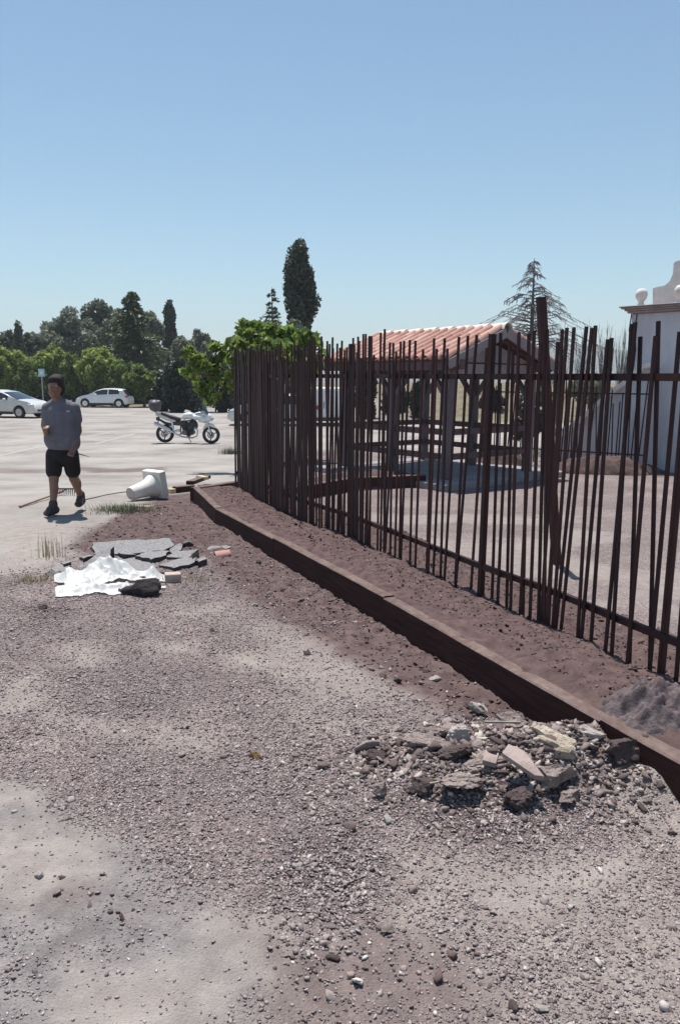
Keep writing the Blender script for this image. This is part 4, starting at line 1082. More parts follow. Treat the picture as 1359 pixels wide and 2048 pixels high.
# single stones one can pick out
for i, (a, b, r_, m, lb) in enumerate(((512, 1515, .03, OCH, 'ochre stone alone in the middle of the gravel'), (80, 1753, .022, PALE, 'pale pebble on the bare patch at the lower left'),
        (1083, 2020, .02, PALE, 'white rounded pebble near the bottom edge'), (775, 1642, .025, PALE, 'whitish flat stone below the rubble, left side'),
        (592, 1735, .022, PALE, 'pale stone in the dark gravel trough'), (510, 1212, .03, PALE, 'whitish flat stone in the gravel right of the black cloth'),
        (425, 1262, .024, DARKR, 'dark stone in the gravel below the pale flat stone'), (615, 1308, .026, DARKR, 'dark stone beside the spilled soil'),
        (24, 1262, .02, PALE, 'pale stone at the left edge, below the dark block'), (775, 1860, .028, CONC, 'flat grey stone left of the bare patch, near the bottom'),
        (1025, 2016, .02, DARKR, 'grey-green pebble beside the white rounded pebble'), (665, 1918, .02, DARKR, 'small dark stone near the bottom middle'),
        (795, 1362, .03, DARKR, 'dark clod above the rubble, near the timber'), (870, 1362, .035, PALE, 'thin white flake near the timber above the rubble'))):
    rock_thing(a, b, r_, m, lb, 'stone', 'stone', 300 + i, (1.15, .85, .6), 3, None, None, .5)
# ================================================================== CARS
def lin(pts):
    xs, zs = [p[0] for p in pts], [p[1] for p in pts]
    return lambda x_: float(np.interp(x_, xs, zs))
TYRE = M('tyre_rubber', (0.022, 0.02, 0.022), (0.032, 0.03, 0.032), rough=0.85)
RIM = M('alloy_rim', (0.62, 0.62, 0.64), (0.5, 0.5, 0.52), rough=0.35, metal=0.7)
DKP = M('dark_plastic', (0.03, 0.027, 0.03), (0.045, 0.04, 0.045), rough=0.6)
LAMP = M('lamp_glass', (0.55, 0.57, 0.6), (0.4, 0.42, 0.46), rough=0.12)
REDL = M('red_lamp', (0.4, 0.03, 0.03), (0.3, 0.02, 0.025), rough=0.2)
def glassy(name, c, rough=.06):
    m, t, b, o = new_mat(name); b.inputs['Base Color'].default_value = rgba(c); b.inputs['Roughness'].default_value = rough
    b.inputs['Specular IOR Level'].default_value = .8; MATS[name] = m; return m
GLASS = glassy('tinted_glass', (0.02, 0.024, 0.03))
def paint(name, c):
    m, t, b, o = new_mat(name); tc = t.nodes.new('ShaderNodeTexCoord')
    col = ramp(t, noise(t, tc.outputs['Object'], 3, 6), [(.3, c), (.75, tuple(x_ * .86 for x_ in c))])
    t.links.new(col, b.inputs['Base Color']); b.inputs['Roughness'].default_value = .32; b.inputs['Coat Weight'].default_value = .6; b.inputs['Coat Roughness'].default_value = .08
    MATS[name] = m; return m
WHITEP = paint('white_paint', (.72, .73, .74)); SILV = paint('silver_paint', (.62, .61, .58))

tyre_me = MB().lathe([(.20, -.1), (.27, -.105), (.31, -.085), (.318, 0), (.31, .085), (.27, .105), (.20, .1)], axis='Y', n=28, close=True).mesh('tyre', TYRE, True)
def rim_mesh():
    b = MB(); b.lathe([(.215, -.095), (.2, -.09), (.19, -.03), (.05, -.045), (.05, -.06), (.01, -.062)], axis='Y', n=24)
    for k in range(5):
        a = 2 * math.pi * k / 5; d = Vector((math.cos(a), 0, math.sin(a)))
        b.beam(d * .04 + Vector((0, -.075, 0)), d * .2 + Vector((0, -.085, 0)), .05, .03, up=(0, 1, 0))
    return b.mesh('rim', RIM, True)
rim_me = rim_mesh()
hub_me = MB().lathe([(.2, -.03), (.19, -.025), (.01, -.024)], axis='Y', n=20).mesh('rim_back', DKP)

def car(label, loc, rz, L, W, top, belt, xs, xw, xr, wx, pm, r=.318, name='parked_car', group='parked cars', cat='car', dark_sill=True):
    """local x forward from the rear bumper; top/belt: profiles; xs: side glass spans; xw/xr: screen spans; wx: wheel x"""
    c = empty(name, loc, rz, label, cat, group)
    topf, beltf = lin(top), lin(belt); n = 90; V = []; rows = 9
    for i in range(n + 1):
        x_ = L * i / n; u = abs(x_ / L - .5) * 2
        hw = W / 2 * (1 - .16 * u ** 5 - .02 * u * u); tp = topf(x_); bl = min(beltf(x_), tp - .02); h = tp - bl
        zb = .2 + .1 * u ** 8
        for wc in wx:
            d = abs(x_ - wc); Rr = r + .055
            if d < Rr: zb = max(zb, r + math.sqrt(Rr * Rr - d * d) - .0)
        z1 = max(zb + .02, min(.36, bl - .1)); z2 = max(z1 + .02, bl - .16); z3 = max(z2 + .02, bl)
        inn = .34 * max(h - .04, 0); rw = hw * .965 - inn
        bw = hw * .965
        p = [(hw * .93, zb), (hw * 1.0, z1), (hw * .995, z2), (bw, z3), (bw + (rw - bw) * .12, z3 + h * .1), (bw + (rw - bw) * .84, z3 + h * .84), (rw * .96, tp - min(.03, h * .3) + 0.0), (rw * .7, tp), (0, tp + .014)]
        V.append([(x_, y_, z_) for y_, z_ in p])
    def xm(i): return L * (i + .5) / n
    groups = {}
    def put(key, vs): groups.setdefault(key, []).append(vs)
    for i in range(n):
        for j in range(rows - 1):
            for sg in (1, -1):
                q = [V[i][j], V[i + 1][j], V[i + 1][j + 1], V[i][j + 1]]; q = [(a, b_ * sg, z_) for a, b_, z_ in q]
                if sg < 0: q = q[::-1]
                key = 'body'; m_ = xm(i)
                if j == 4:
                    for k, (a, b_) in enumerate(xs):
                        if a <= m_ <= b_: key = ('side_window', k, sg)
                elif j >= 6 or (j == 5 and False):
                    if xw[0] <= m_ <= xw[1]: key = ('windscreen', 0, 0)
                    elif xr and xr[0] <= m_ <= xr[1]: key = ('rear_window', 0, 0)
                elif j == 0 and dark_sill and wx[0] + .4 < m_ < wx[1] - .4: key = ('sill', 0, sg)
                put(key, q)
    for key, qs in groups.items():
        b = MB()
        idx = {}; vs = []; fs = []
        for q in qs:
            f = []
            for p in q:
                k = tuple(round(a, 5) for a in p)
                if k not in idx: idx[k] = len(vs); vs.append(p)
                f.append(idx[k])
            f = list(dict.fromkeys(f))
            if len(f) > 2: fs.append(tuple(f))
        b.add(vs, fs)
        if key == 'body':
            for i in (0, n): b.add([(V[i][j][0], V[i][j][1] * sg, V[i][j][2]) for sg in (1, -1) for j in (range(rows) if sg > 0 else range(rows - 2, -1, -1))], [tuple(range(2 * rows - 1))])
            b.build('body', pm, c, True, sharp=R(28))
        else:
            b.build(key[0], DKP if key[0] == 'sill' else GLASS, c, True, sharp=R(60))
    MB().box((L / 2, 0, .42), (L * .93, W * .8, .4)).build('underbody', DKP, c)
    for k, x_ in enumerate(wx):
        for sg in (-1, 1):
            wh = link('wheel', hub_me, c); wh.location = (x_, sg * (W / 2 - .11), r); wh.scale = (r / .318, 1, r / .318)
            if sg > 0: wh.rotation_euler = (0, 0, math.pi)
            link('tyre', tyre_me, wh); link('rim', rim_me, wh)
    for sg in (-1, 1):
        zt = beltf(L - .5) - .1
        MB().ball((L - .36, sg * (W / 2 - .2), zt - .02), (.27, .15, .075), 12, 8).build('headlight', LAMP, c, True)
        MB().ball((.1, sg * (W / 2 - .14), .86), (.12, .13, .1), 12, 8).build('tail_light', REDL, c, True)
        MB().ball((xw[0] - .02 if False else xs[-1][1] - .12, sg * (W / 2 + .07), beltf(xs[-1][1] - .1) + .07), (.09, .1, .07), 10, 8).build('mirror', pm, c, True)
        MB().box(((xs[0][0] + xs[-1][1]) / 2 - .1, sg * (W / 2 - .004), .72), (.16, .03, .025)).build('door_handle', pm, c)
    MB().box((L - .02, 0, .42), (.08, W * .6, .12)).build('grille', DKP, c, bev=.01)
    MB().box((L + .03, 0, .52), (.01, .52, .11)).build('number_plate', M('plate_white', (.7, .7, .68), rough=.5), c)
    return c
HATCH_T = [(0, .55), (.03, .86), (.16, 1.06), (.42, 1.34), (.7, 1.41), (1.3, 1.45), (1.9, 1.43), (2.3, 1.33), (3.02, .99), (3.5, .89), (3.85, .76), (4.0, .62), (4.06, .42)]
HATCH_B = [(0, .6), (.12, .97), (.6, .98), (1.2, .95), (2.9, .89), (3.4, .83), (3.9, .66), (4.06, .4)]
FOC_T = [(0, .55), (.04, .9), (.3, 1.15), (.6, 1.4), (1.1, 1.48), (1.8, 1.5), (2.35, 1.42), (2.7, 1.28), (3.35, 1.0), (3.9, .9), (4.2, .74), (4.3, .6), (4.35, .4)]
FOC_B = [(0, .6), (.15, .98), (1.2, .96), (3.2, .92), (3.8, .85), (4.2, .66), (4.35, .38)]
def carpos(px, py): return gp(px, py)
# hatchback facing left: rear bumper at px 259
p = carpos(257, 816)
car('white hatchback parked side-on under the trees beyond the walker', (p.x, p.y + .85, gz1(p.x, p.y)), math.pi - R(4), 4.06, 1.73, HATCH_T, HATCH_B, [(.62, 1.45), (1.55, 2.5)], (2.2, 3.0), (.05, .42), (.68, 3.27), WHITEP)
p = carpos(40, 836.5); f0 = Vector((math.cos(R(-14)), math.sin(R(-14)), 0)); rr_ = Vector((p.x, p.y + .0, 0)) - f0 * 3.43 + Vector((-f0.y, f0.x, 0)) * .85
car('silver-white hatchback at the left edge with its front behind the walker', (rr_.x, rr_.y, gz1(p.x, p.y)), R(-14), 4.35, 1.84, FOC_T, FOC_B, [(.75, 1.5), (1.6, 2.75)], (2.4, 3.33), (.06, .6), (.8, 3.43), SILV)
p = carpos(1, 838); car('car at the far left edge, almost wholly cut off by the frame', (p.x - .02, p.y - 1.2, gz1(p.x, p.y)), math.pi, 4.06, 1.73, HATCH_T, HATCH_B, [(.62, 1.45), (1.55, 2.5)], (2.2, 3.0), (.05, .42), (.68, 3.27), SILV)
p = carpos(457, 851); car('silver car mostly hidden behind the left end of the bar fence', (p.x + 4.28, p.y + .85, gz1(p.x, p.y)), math.pi + R(3), 4.35, 1.84, FOC_T, FOC_B, [(.75, 1.5), (1.6, 2.75)], (2.4, 3.33), (.06, .6), (.8, 3.43), SILV)
# white van behind the shelter, back doors towards us
vp = carpos(645, 852)
van = empty('white_van', (vp.x, vp.y, gz1(vp.x, vp.y)), 0, 'white box van seen from behind through the bars, left of the shelter', 'van', 'parked cars')
MB().box((0, 1.6, 1.08), (2.05, 3.2, 1.45)).build('cargo_box', WHITEP, van, bev=.05)
for sx in (-1, 1):
    MB().box((sx * .5, -.012, 1.05), (.94, .03, 1.3)).build('rear_door', WHITEP, van, bev=.012)
    for z_ in (.6, 1.0, 1.45): MB().box((sx * .97, -.03, z_), (.08, .03, .05)).build('hinge', DKP, van)
    MB().box((sx * .06, -.035, .98), (.03, .03, .3)).build('latch', DKP, van)
    MB().box((sx * .9, -.03, .44), (.16, .05, .1)).build('tail_light', REDL, van)
    for y_ in (.5, 2.7):
        wh = link('wheel', hub_me, van); wh.location = (sx * .88, y_, .318); wh.rotation_euler = (0, 0, sx * math.pi / 2); link('tyre', tyre_me, wh); link('rim', rim_me, wh)
MB().box((0, -.05, .34), (1.95, .1, .14)).build('bumper', DKP, van, bev=.02)
MB().box((0, 1.6, .3), (1.3, 3.0, .16)).build('underbody', DKP, van)
bp = gt(596, 905); o = MB().lathe([(.06, 0), (.06, .42), (.05, .46), (.005, .47)], n=14).build('bollard', WHITEP, None, True); o.location = bp; tag(o, 'short white post seen through the left bars of the fence', 'bollard')

# ================================================================== MOTORCYCLE (faces right)
mp = gp(377, 886.5); MOTO = empty('motorcycle', (mp.x, mp.y, gz1(mp.x, mp.y)), R(-3), 'white touring motorcycle with black top case, parked on its side stand', 'motorcycle')
kz = .00234
def mz(a, b, y=0.0): return Vector(((a - 630) * kz, y, (757 - b) * kz))
CHROME = M('brushed_steel', (.62, .62, .64), (.5, .5, .53), rough=.25, metal=.9); BLKM = M('black_metal', (.02, .02, .022), (.035, .033, .036), rough=.45)
SEATM = M('black_seat', (.022, .018, .022), (.03, .026, .03), rough=.7)
def moto_wheel(c, R_, wd):
    w_ = MB().lathe([(.05, -.05), (.06, -.04), (.06, .04), (.05, .05)], axis='Y', n=14).build('wheel', BLKM, MOTO, True); w_.location = c
    MB().lathe([(R_ - .09, -wd * .35), (R_ - .04, -wd * .5), (R_, -wd * .22), (R_ + .004, 0), (R_, wd * .22), (R_ - .04, wd * .5), (R_ - .09, wd * .35)], axis='Y', n=32, close=True).build('tyre', TYRE, w_, True)
    b = MB(); b.lathe([(R_ - .085, -.05), (R_ - .1, -.045), (R_ - .1, .045), (R_ - .085, .05)], axis='Y', n=28, close=True)
    for k in range(3):
        a = 2.1 * k + .4; d = Vector((math.cos(a), 0, math.sin(a))); b.beam(d * .03, d * (R_ - .09), .035, .05, up=(0, 1, 0))
    b.build('rim', M('moto_rim', (.2, .2, .21), (.14, .14, .15), rough=.4, metal=.5), w_, True)
    MB().lathe([(.12, -.07), (.12, -.064), (.07, -.064), (.07, -.07)], axis='Y', n=24, close=True).build('brake_disc', M('disc_steel', (.25, .25, .26), (.2, .2, .21), rough=.35, metal=.8), w_, True)
moto_wheel(mz(292, 622), .3, .17); moto_wheel(mz(963, 632), .295, .12)
for y in (-.09, .09): MB().tube([mz(905, 400, y), mz(930, 500, y), mz(968, 632, y)], [.027, .03, .022], 8).build('fork_leg', CHROME, MOTO, True)
MB().tube([mz(850, 560), mz(890, 505), mz(950, 490), mz(1010, 515), mz(1040, 555)], [.03, .065, .07, .065, .03], 10).build('front_fender', WHITEP, MOTO, True)
blob('fairing', [('c', mz(760, 350), mz(860, 335), .09, .11), ('e', mz(930, 380), (.15, .17, .13), Matrix.Rotation(.5, 3, 'Y')), ('e', mz(850, 420), (.17, .19, .1)), ('e', mz(800, 385), (.2, .15, .08), Matrix.Rotation(.15, 3, 'Y')), ('e', mz(880, 400), (.2, .2, .1), Matrix.Rotation(.3, 3, 'Y')), ('c', mz(850, 340), mz(965, 415), .1, .07), ('c', mz(800, 400), mz(880, 445), .08, .07)], WHITEP, MOTO, .02, 5)
MB().add([mz(820, 180, -.09), mz(820, 180, .09), mz(905, 300, .15), mz(905, 300, -.15), mz(845, 175, -.07), mz(845, 175, .07), mz(960, 370, .1), mz(960, 370, -.1)], [(0, 1, 5, 4), (4, 5, 6, 7), (3, 2, 1, 0), (0, 4, 7, 3), (1, 2, 6, 5), (2, 3, 7, 6)]).build('windscreen', GLASS, MOTO, True)
MB().ball(mz(985, 400), (.05, .12, .07), 12, 8).build('headlight', LAMP, MOTO, True)
for y in (-.3, .3):
    MB().tube([mz(850, 320, y * .4), mz(835, 285, y * .9)], .012, 6).build('mirror_stem', BLKM, MOTO)
    MB().ball(mz(832, 268, y), (.03, .07, .045), 10, 6).build('mirror', BLKM, MOTO, True)
    MB().tube([mz(830, 330, y * .2), mz(800, 325, y), mz(785, 330, y * 1.15)], .016, 6).build('handlebar', BLKM, MOTO)
blob('tank', [('e', mz(640, 360), (.23, .15, .115), Matrix.Rotation(-.08, 3, 'Y')), ('e', mz(740, 385), (.16, .15, .1)), ('e', mz(580, 385), (.13, .12, .08)), ('e', mz(700, 370), (.14, .13, .08))], WHITEP, MOTO, .018, 5)
blob('seat', [('c', mz(260, 335), mz(380, 385), .055, .075), ('c', mz(380, 385), mz(500, 415), .08, .075)], SEATM, MOTO, .015, 5)
blob('tail_fairing', [('c', mz(180, 350), mz(320, 400), .05, .075), ('c', mz(320, 400), mz(440, 440), .08, .06)], SILV, MOTO, .015, 5)
MB().box(mz(195, 410), (.1, .14, .12)).build('rear_fender', BLKM, MOTO, bev=.02)
blob('top_case', [('e', mz(155, 215), (.21, .25, .185)), ('e', mz(160, 250), (.2, .22, .14)), ('c', mz(110, 180), mz(215, 185), .1, .1)], M('case_plastic', (.05, .042, .052), (.07, .06, .07), rough=.5), MOTO, .02, 5)
MB().tube([mz(150, 310), mz(190, 335), mz(240, 330)], .03, 6).build('rack', CHROME, MOTO)
blob('engine', [('c', mz(600, 595, -.13), mz(600, 595, .13), .1, .1), ('c', mz(690, 600, -.11), mz(690, 600, .11), .085, .085), ('c', mz(640, 640, -.08), mz(640, 640, .08), .06, .06), ('c', mz(650, 560), mz(705, 460), .13, .12), ('e', mz(745, 500), (.07, .14, .14)), ('c', mz(440, 470), mz(590, 470), .075, .11), ('c', mz(560, 470), mz(600, 590), .1, .1)], BLKM, MOTO, .018, 2)
for k in range(6): MB().box(mz(668 + k * 7, 535 - k * 14), (.27, .29, .008), Matrix.Rotation(.45, 3, 'Y')).build('cooling_fin', M('grey_metal', (.12, .12, .125), (.09, .09, .095), rough=.4, metal=.6), MOTO)
MB().lathe([(.085, -.255), (.075, -.265), (.01, -.268)], mz(600, 595), 'Y', 18).build('clutch_cover', MATS['grey_metal'], MOTO, True)
MB().tube([mz(190, 470), mz(215, 420), mz(300, 470), mz(420, 500)], [.02, .04, .05, .06], 8).build('rear_hugger', BLKM, MOTO, True)
MB().tube([mz(730, 520, -.1), mz(780, 570, -.12), mz(770, 650, -.13), mz(700, 675, -.14), mz(560, 662, -.16), mz(470, 620, -.19), mz(390, 570, -.2)], .026, 8).build('exhaust_pipe', CHROME, MOTO, True)
MB().tube([mz(395, 575, -.2), mz(380, 565, -.2), mz(180, 472, -.22), mz(165, 466, -.22)], [.035, .06, .062, .04], 14).build('muffler', CHROME, MOTO, True)
MB().tube([mz(292, 622, -.1), mz(400, 590, -.12), mz(520, 570, -.1)], [.03, .045, .05], 8).build('swingarm', CHROME, MOTO, True)
for y in (-.17, .17): MB().tube([mz(760, 400, y * .5), mz(600, 440, y), mz(540, 520, y), mz(545, 630, y)], [.018, .022, .024, .02], 8).build('frame_tube', BLKM, MOTO, True)
MB().tube([mz(400, 440, -.05), mz(420, 560, -.05)], .04, 8).build('shock', CHROME, MOTO)
MB().tube([mz(610, 665, .12), mz(645, 752, .25)], .014, 6).build('side_stand', BLKM, MOTO)
MB().box(mz(545, 620, -.22), (.1, .1, .02)).build('foot_peg', BLKM, MOTO)

# ================================================================== PERSON
fp = gp(112, 1030)
PER = empty('person', (fp.x, fp.y, gz1(fp.x, fp.y)), 0, 'person in grey t-shirt and dark shorts walking with a small tool in hand', 'person')
px0 = 112; sk = 1 / 160.0
def pp(a, b, y=0.0): return at_y(a, b, PER.location.y + y) - PER.location
SKIN = M('skin', (.27, .145, .1), (.21, .11, .078), scale=8, rough=.55)
SHIRT = M('grey_shirt', (.165, .16, .19), (.12, .116, .142), scale=5, rough=.9, bstr=.5, bscale=10, bdist=.07)
SHORT = M('dark_shorts', (.011, .0085, .01), (.018, .014, .016), scale=6, rough=.9, bstr=.4, bscale=14, bdist=.02)
HAIR = M('dark_hair', (.012, .008, .008), (.02, .014, .013), scale=30, rough=.85, bstr=.6, bscale=60, bdist=.006)
SHOE = M('dusty_shoe', (.085, .065, .06), (.05, .038, .036), scale=10, rough=.9)
# torso and limbs
sL, sR = pp(95, 816, .12), pp(149, 816, .1)         # shoulders (picture left / right)
hL, hR = pp(108, 912, .12), pp(142, 912, .16)
kL, kR = pp(108, 962, .02), pp(148, 958, .22)
aL, aR = pp(107, 1013, -.02), pp(162, 994, .4)
eL, eR = pp(89, 852, .16), pp(157, 862, .17)
wL, wR = pp(93, 868, -.06), pp(146, 896, .0)
body = [('e', pp(123, 830, .13), (.19, .115, .14)), ('e', pp(124, 868, .12), (.175, .12, .2)), ('e', pp(125, 900, .13), (.18, .125, .13)),
        ('c', pp(114, 800, .1), pp(112, 784, .07), .06, .055), ('c', sL, sR, .06, .06),
        ('e', pp(111, 772, .045), (.082, .098, .118)), ('e', pp(107, 786, .0), (.055, .06, .06)), ('e', pp(103, 776, -.05), (.018, .026, .024)),
        ('e', pp(123, 774, .07), (.012, .025, .035)), ('e', pp(106, 785, -.05), (.03, .014, .012)),
        ('e', pp(108, 767, -.045), (.05, .018, .012)),
        ('c', sL, eL, .052, .043), ('c', eL, wL, .042, .03), ('c', sR, eR, .055, .045), ('c', eR, wR, .044, .032),
        ('c', hL, kL, .088, .06), ('c', kL, aL, .056, .036), ('c', hR, kR, .088, .06), ('c', kR, aR, .056, .036),
        ('e', kL.lerp(aL, .3) + Vector((.0, .025, 0)), (.052, .055, .1)), ('e', kR.lerp(aR, .3) + Vector((.01, .02, 0)), (.052, .055, .1)),
        ('c', aL, pp(101, 1024, -.1), .034, .03), ('c', aR, pp(161, 1006, .34), .034, .03)]
def hand(w, palm_dir, curl_dir, thumb_dir):
    out = []; d = palm_dir.normalized(); c = curl_dir.normalized(); s_ = d.cross(c).normalized()
    out.append(('c', w, w + d * .075, .03, .034))
    for k, ln in enumerate((.068, .078, .074, .058)):
        b0 = w + d * .085 + s_ * (k - 1.5) * .021; m1 = b0 + d * ln * .45 + c * .012; m2 = m1 + c * ln * .5 + d * .004; m3 = m2 - d * ln * .35 + c * .004
        out += [('c', b0, m1, .0095, .009), ('c', m1, m2, .009, .0085), ('c', m2, m3, .0085, .008)]
    t0 = w + d * .03 - s_ * .03; t1 = t0 + thumb_dir.normalized() * .035; t2 = t1 + (thumb_dir.normalized() + c).normalized() * .03
    out += [('c', t0, t1, .012, .011), ('c', t1, t2, .011, .009)]
    return out
body += hand(wL, Vector((.1, -.6, .75)), Vector((.9, -.2, -.3)), Vector((.5, -.5, .6)))
body += hand(wR, (wR - eR), Vector((.3, -.9, .2)), Vector((.2, -.8, -.5)))
blob('body', body, SKIN, PER, .0085, 3)
MB().ball(pp(104, 771, -.037), (.013, .01, .008), 8, 6).build('eye', M('eye_white', (.5, .47, .45), rough=.3), PER, True)
MB().ball(pp(112.5, 771, -.042), (.013, .01, .008), 8, 6).build('eye', MATS['eye_white'], PER, True)
blob('hair', [('e', pp(112.5, 766.5, .062), (.097, .108, .105)), ('e', pp(119, 777, .1), (.072, .07, .095)), ('e', pp(110, 759, -.005), (.082, .072, .05)), ('e', pp(114, 756, .05), (.08, .085, .05)), ('e', pp(106, 763, -.035), (.06, .03, .022))], HAIR, PER, .012, 2)
blob('t_shirt', [('e', pp(122, 832, .13), (.2, .135, .2)), ('e', pp(123, 850, .12), (.2, .14, .24)), ('e', pp(124, 872, .12), (.205, .145, .21)), ('e', pp(125, 885, .12), (.21, .148, .14)),
     ('c', sL, pp(115, 805, .11), .064, .07), ('c', sR, pp(118, 805, .11), .066, .07), ('c', sL, sL.lerp(eL, .42), .068, .064), ('c', sR, sR.lerp(eR, .5), .07, .074), ('c', sL + Vector((.05, 0, -.08)), pp(110, 880, .12), .1, .13), ('c', sR + Vector((-.06, 0, -.08)), pp(140, 885, .12), .1, .13)], SHIRT, PER, .011, 5)
blob('shorts', [('e', pp(125, 908, .13), (.205, .145, .13)), ('c', pp(109, 910, .12), hL.lerp(kL, .62), .105, .098), ('c', pp(141, 910, .16), hR.lerp(kR, .64), .105, .098)], SHORT, PER, .011, 4)
def shoe(a, toe, pitch):
    d = (toe - a); d.z = 0; d.normalize()
    return [('c', a + Vector((0, 0, .035)), a + Vector((0, 0, -.04)), .054, .056), ('c', a + Vector((0, 0, -.055)) - d * .04, toe, .053, .046), ('e', toe + Vector((0, 0, .0)), (.055, .062, .042)), ('e', a.lerp(toe, .5), (.05, .07, .05))]
sL_ = blob('shoe', shoe(pp(107, 1012, -.02), Vector(pp(96, 1026, -.14)), 0), SHOE, PER, .011, 3)
sR_ = blob('shoe', shoe(pp(162, 994, .4), Vector(pp(158, 1008, .27)), 0), SHOE, PER, .011, 3)
# tool in the right-hand side hand, kept a thing of its own
tp_ = Vector(PER.location) + pp(145, 904, -.03); te = Vector(PER.location) + pp(180, 914, -.05)
TOOL = empty('hand_tool', tp_, label='thin dark hand tool with a pointed blade held by the walker', cat='tool')
MB(tp_).tube([tp_ - (te - tp_) * .15, tp_ + (te - tp_) * .2], .013, 8).build('grip', DKP, TOOL, True)
MB(tp_).tube([tp_ + (te - tp_) * .2, tp_ + (te - tp_) * .6, te], [.008, .007, .002], 6).build('blade', BLKM, TOOL, True)
# rake on the ground
ra, rb = gt(40, 1016) + UP * .02, gt(125, 990) + UP * .05
RAKE = empty('rake', ra, label='garden rake with long red and wooden handle lying behind the walker', cat='rake')
rm_ = ra.lerp(rb, .68)
MB(ra).tube([ra, rm_], .016, 8).build('handle', M('worn_wood', (.36, .26, .19), (.26, .18, .13)), RAKE, True)
MB(ra).tube([rm_, rb], .015, 8).build('painted_sleeve', M('red_paint', (.45, .08, .08), (.36, .06, .06), rough=.5), RAKE, True)
h0, h1 = gt(118, 991) + UP * .1, gt(151, 991) + UP * .1
MB(ra).tube([h0, h1], .012, 6).build('head', BLKM, RAKE)
MB(ra).tube([rb, (h0 + h1) / 2], .01, 6).build('neck', BLKM, RAKE)
for k in range(9):
    q = h0.lerp(h1, k / 8); MB(ra).tube([q, q + Vector((0, -.03, -.03)), q + Vector((0, -.035, -.095))], [.008, .008, .004], 5).build('tine', BLKM, RAKE)
# road sign
sgp = gp(88, 822); SIGN = empty('road_sign', (sgp.x, sgp.y, gz1(sgp.x, sgp.y)), 0, 'small pale blue sign on a thin grey pole behind the walker', 'sign')
hh_ = at_y(88, 742, sgp.y).z - SIGN.location.z
MB().tube([(0, 0, 0), (0, 0, hh_)], .035, 8).build('pole', M('galvanised', (.4, .4, .41), rough=.5, metal=.3), SIGN)
MB().box((0, -.05, hh_ - .12), (.42, .03, .5)).build('plate', M('blue_sign', (.32, .52, .58), (.26, .45, .52), rough=.5), SIGN, bev=.008)
MB().box((0, -.072, hh_ - .1), (.2, .012, .24)).build('symbol', M('white_sign', (.75, .77, .77), rough=.5), SIGN)
# faded bay lines on the lot
for k, ((a, b), (c, d)) in enumerate((((60, 893), (235, 862)), ((190, 888), (270, 868)), ((0, 912), (90, 892)))):
    p0, p1 = gp(a, b), gp(c, d); dd = (p1 - p0); dd.z = 0; dd.normalize(); sd_ = Vector((-dd.y, dd.x, 0)) * .05
    V_ = []; n = 24
    for i in range(n + 1):
        q = p0.lerp(p1, i / n)
        for s_ in (-1, 1): w_ = q + sd_ * s_; V_.append((w_.x, w_.y, float(terrain(np.array([w_.x]), np.array([w_.y]))[0]) + .006))
    tag(link('parking_line', np_mesh('parking_line', np.array(V_), np.array([(2 * i, 2 * i + 1, 2 * i + 3, 2 * i + 2) for i in range(n)]), M('faded_paint', (.42, .405, .39), (.35, .335, .32), scale=3, rough=.9))), kind='structure')
# ================================================================== TREES AND PLANTS
BARK = M('bark', (.11, .085, .07), (.06, .045, .04), scale=8, rough=.95, bstr=.6, bscale=20, bdist=.03)
BARKG = M('grey_bark', (.16, .135, .13), (.09, .075, .075), scale=8, rough=.95)
def leaf_quads(P, size, asp=.5, up=.0, dirv=None, spread=1.0):
    n = len(P); d = rng.normal(0, 1, (n, 3)) * spread
    if dirv is not None: d = d + dirv
    d[:, 2] += up; d /= np.linalg.norm(d, axis=1)[:, None] + 1e-9
    a = rng.normal(0, 1, (n, 3)); s = np.cross(d, a); s /= np.linalg.norm(s, axis=1)[:, None] + 1e-9
    nn = np.cross(d, s)
    sz = (size * rng.uniform(.6, 1.4, n))[:, None]
    V = np.stack([P - d * sz * .5, P + s * sz * asp * .5 + nn * sz * .08, P + d * sz * .5, P - s * sz * asp * .5 + nn * sz * .08], 1)
    return V.reshape(-1, 3), np.arange(4 * n).reshape(n, 4)
def cloud(c, rad, n, clusters=26, cs=.34, shell=.55, flatb=0.0, seed=None):
    """leaf positions: clumps inside an ellipsoid, gaps between them"""
    u = rng.normal(0, 1, (clusters, 3)); u /= np.linalg.norm(u, axis=1)[:, None]
    k = u * (shell + (1 - shell) * rng.uniform(0, 1, (clusters, 1)) ** .5) * .85
    if flatb: k[:, 2] = np.maximum(k[:, 2], -flatb)
    w_ = rng.uniform(.5, 1.3, clusters); ci = rng.choice(clusters, n, p=w_ / w_.sum())
    o = rng.normal(0, 1, (n, 3)); o /= np.linalg.norm(o, axis=1)[:, None]; o *= (rng.uniform(0, 1, (n, 1)) ** .45) * cs * (w_[ci][:, None] ** .5)
    return (k[ci] + o) * np.array(rad) + np.array(c), k * np.array(rad) + np.array(c)
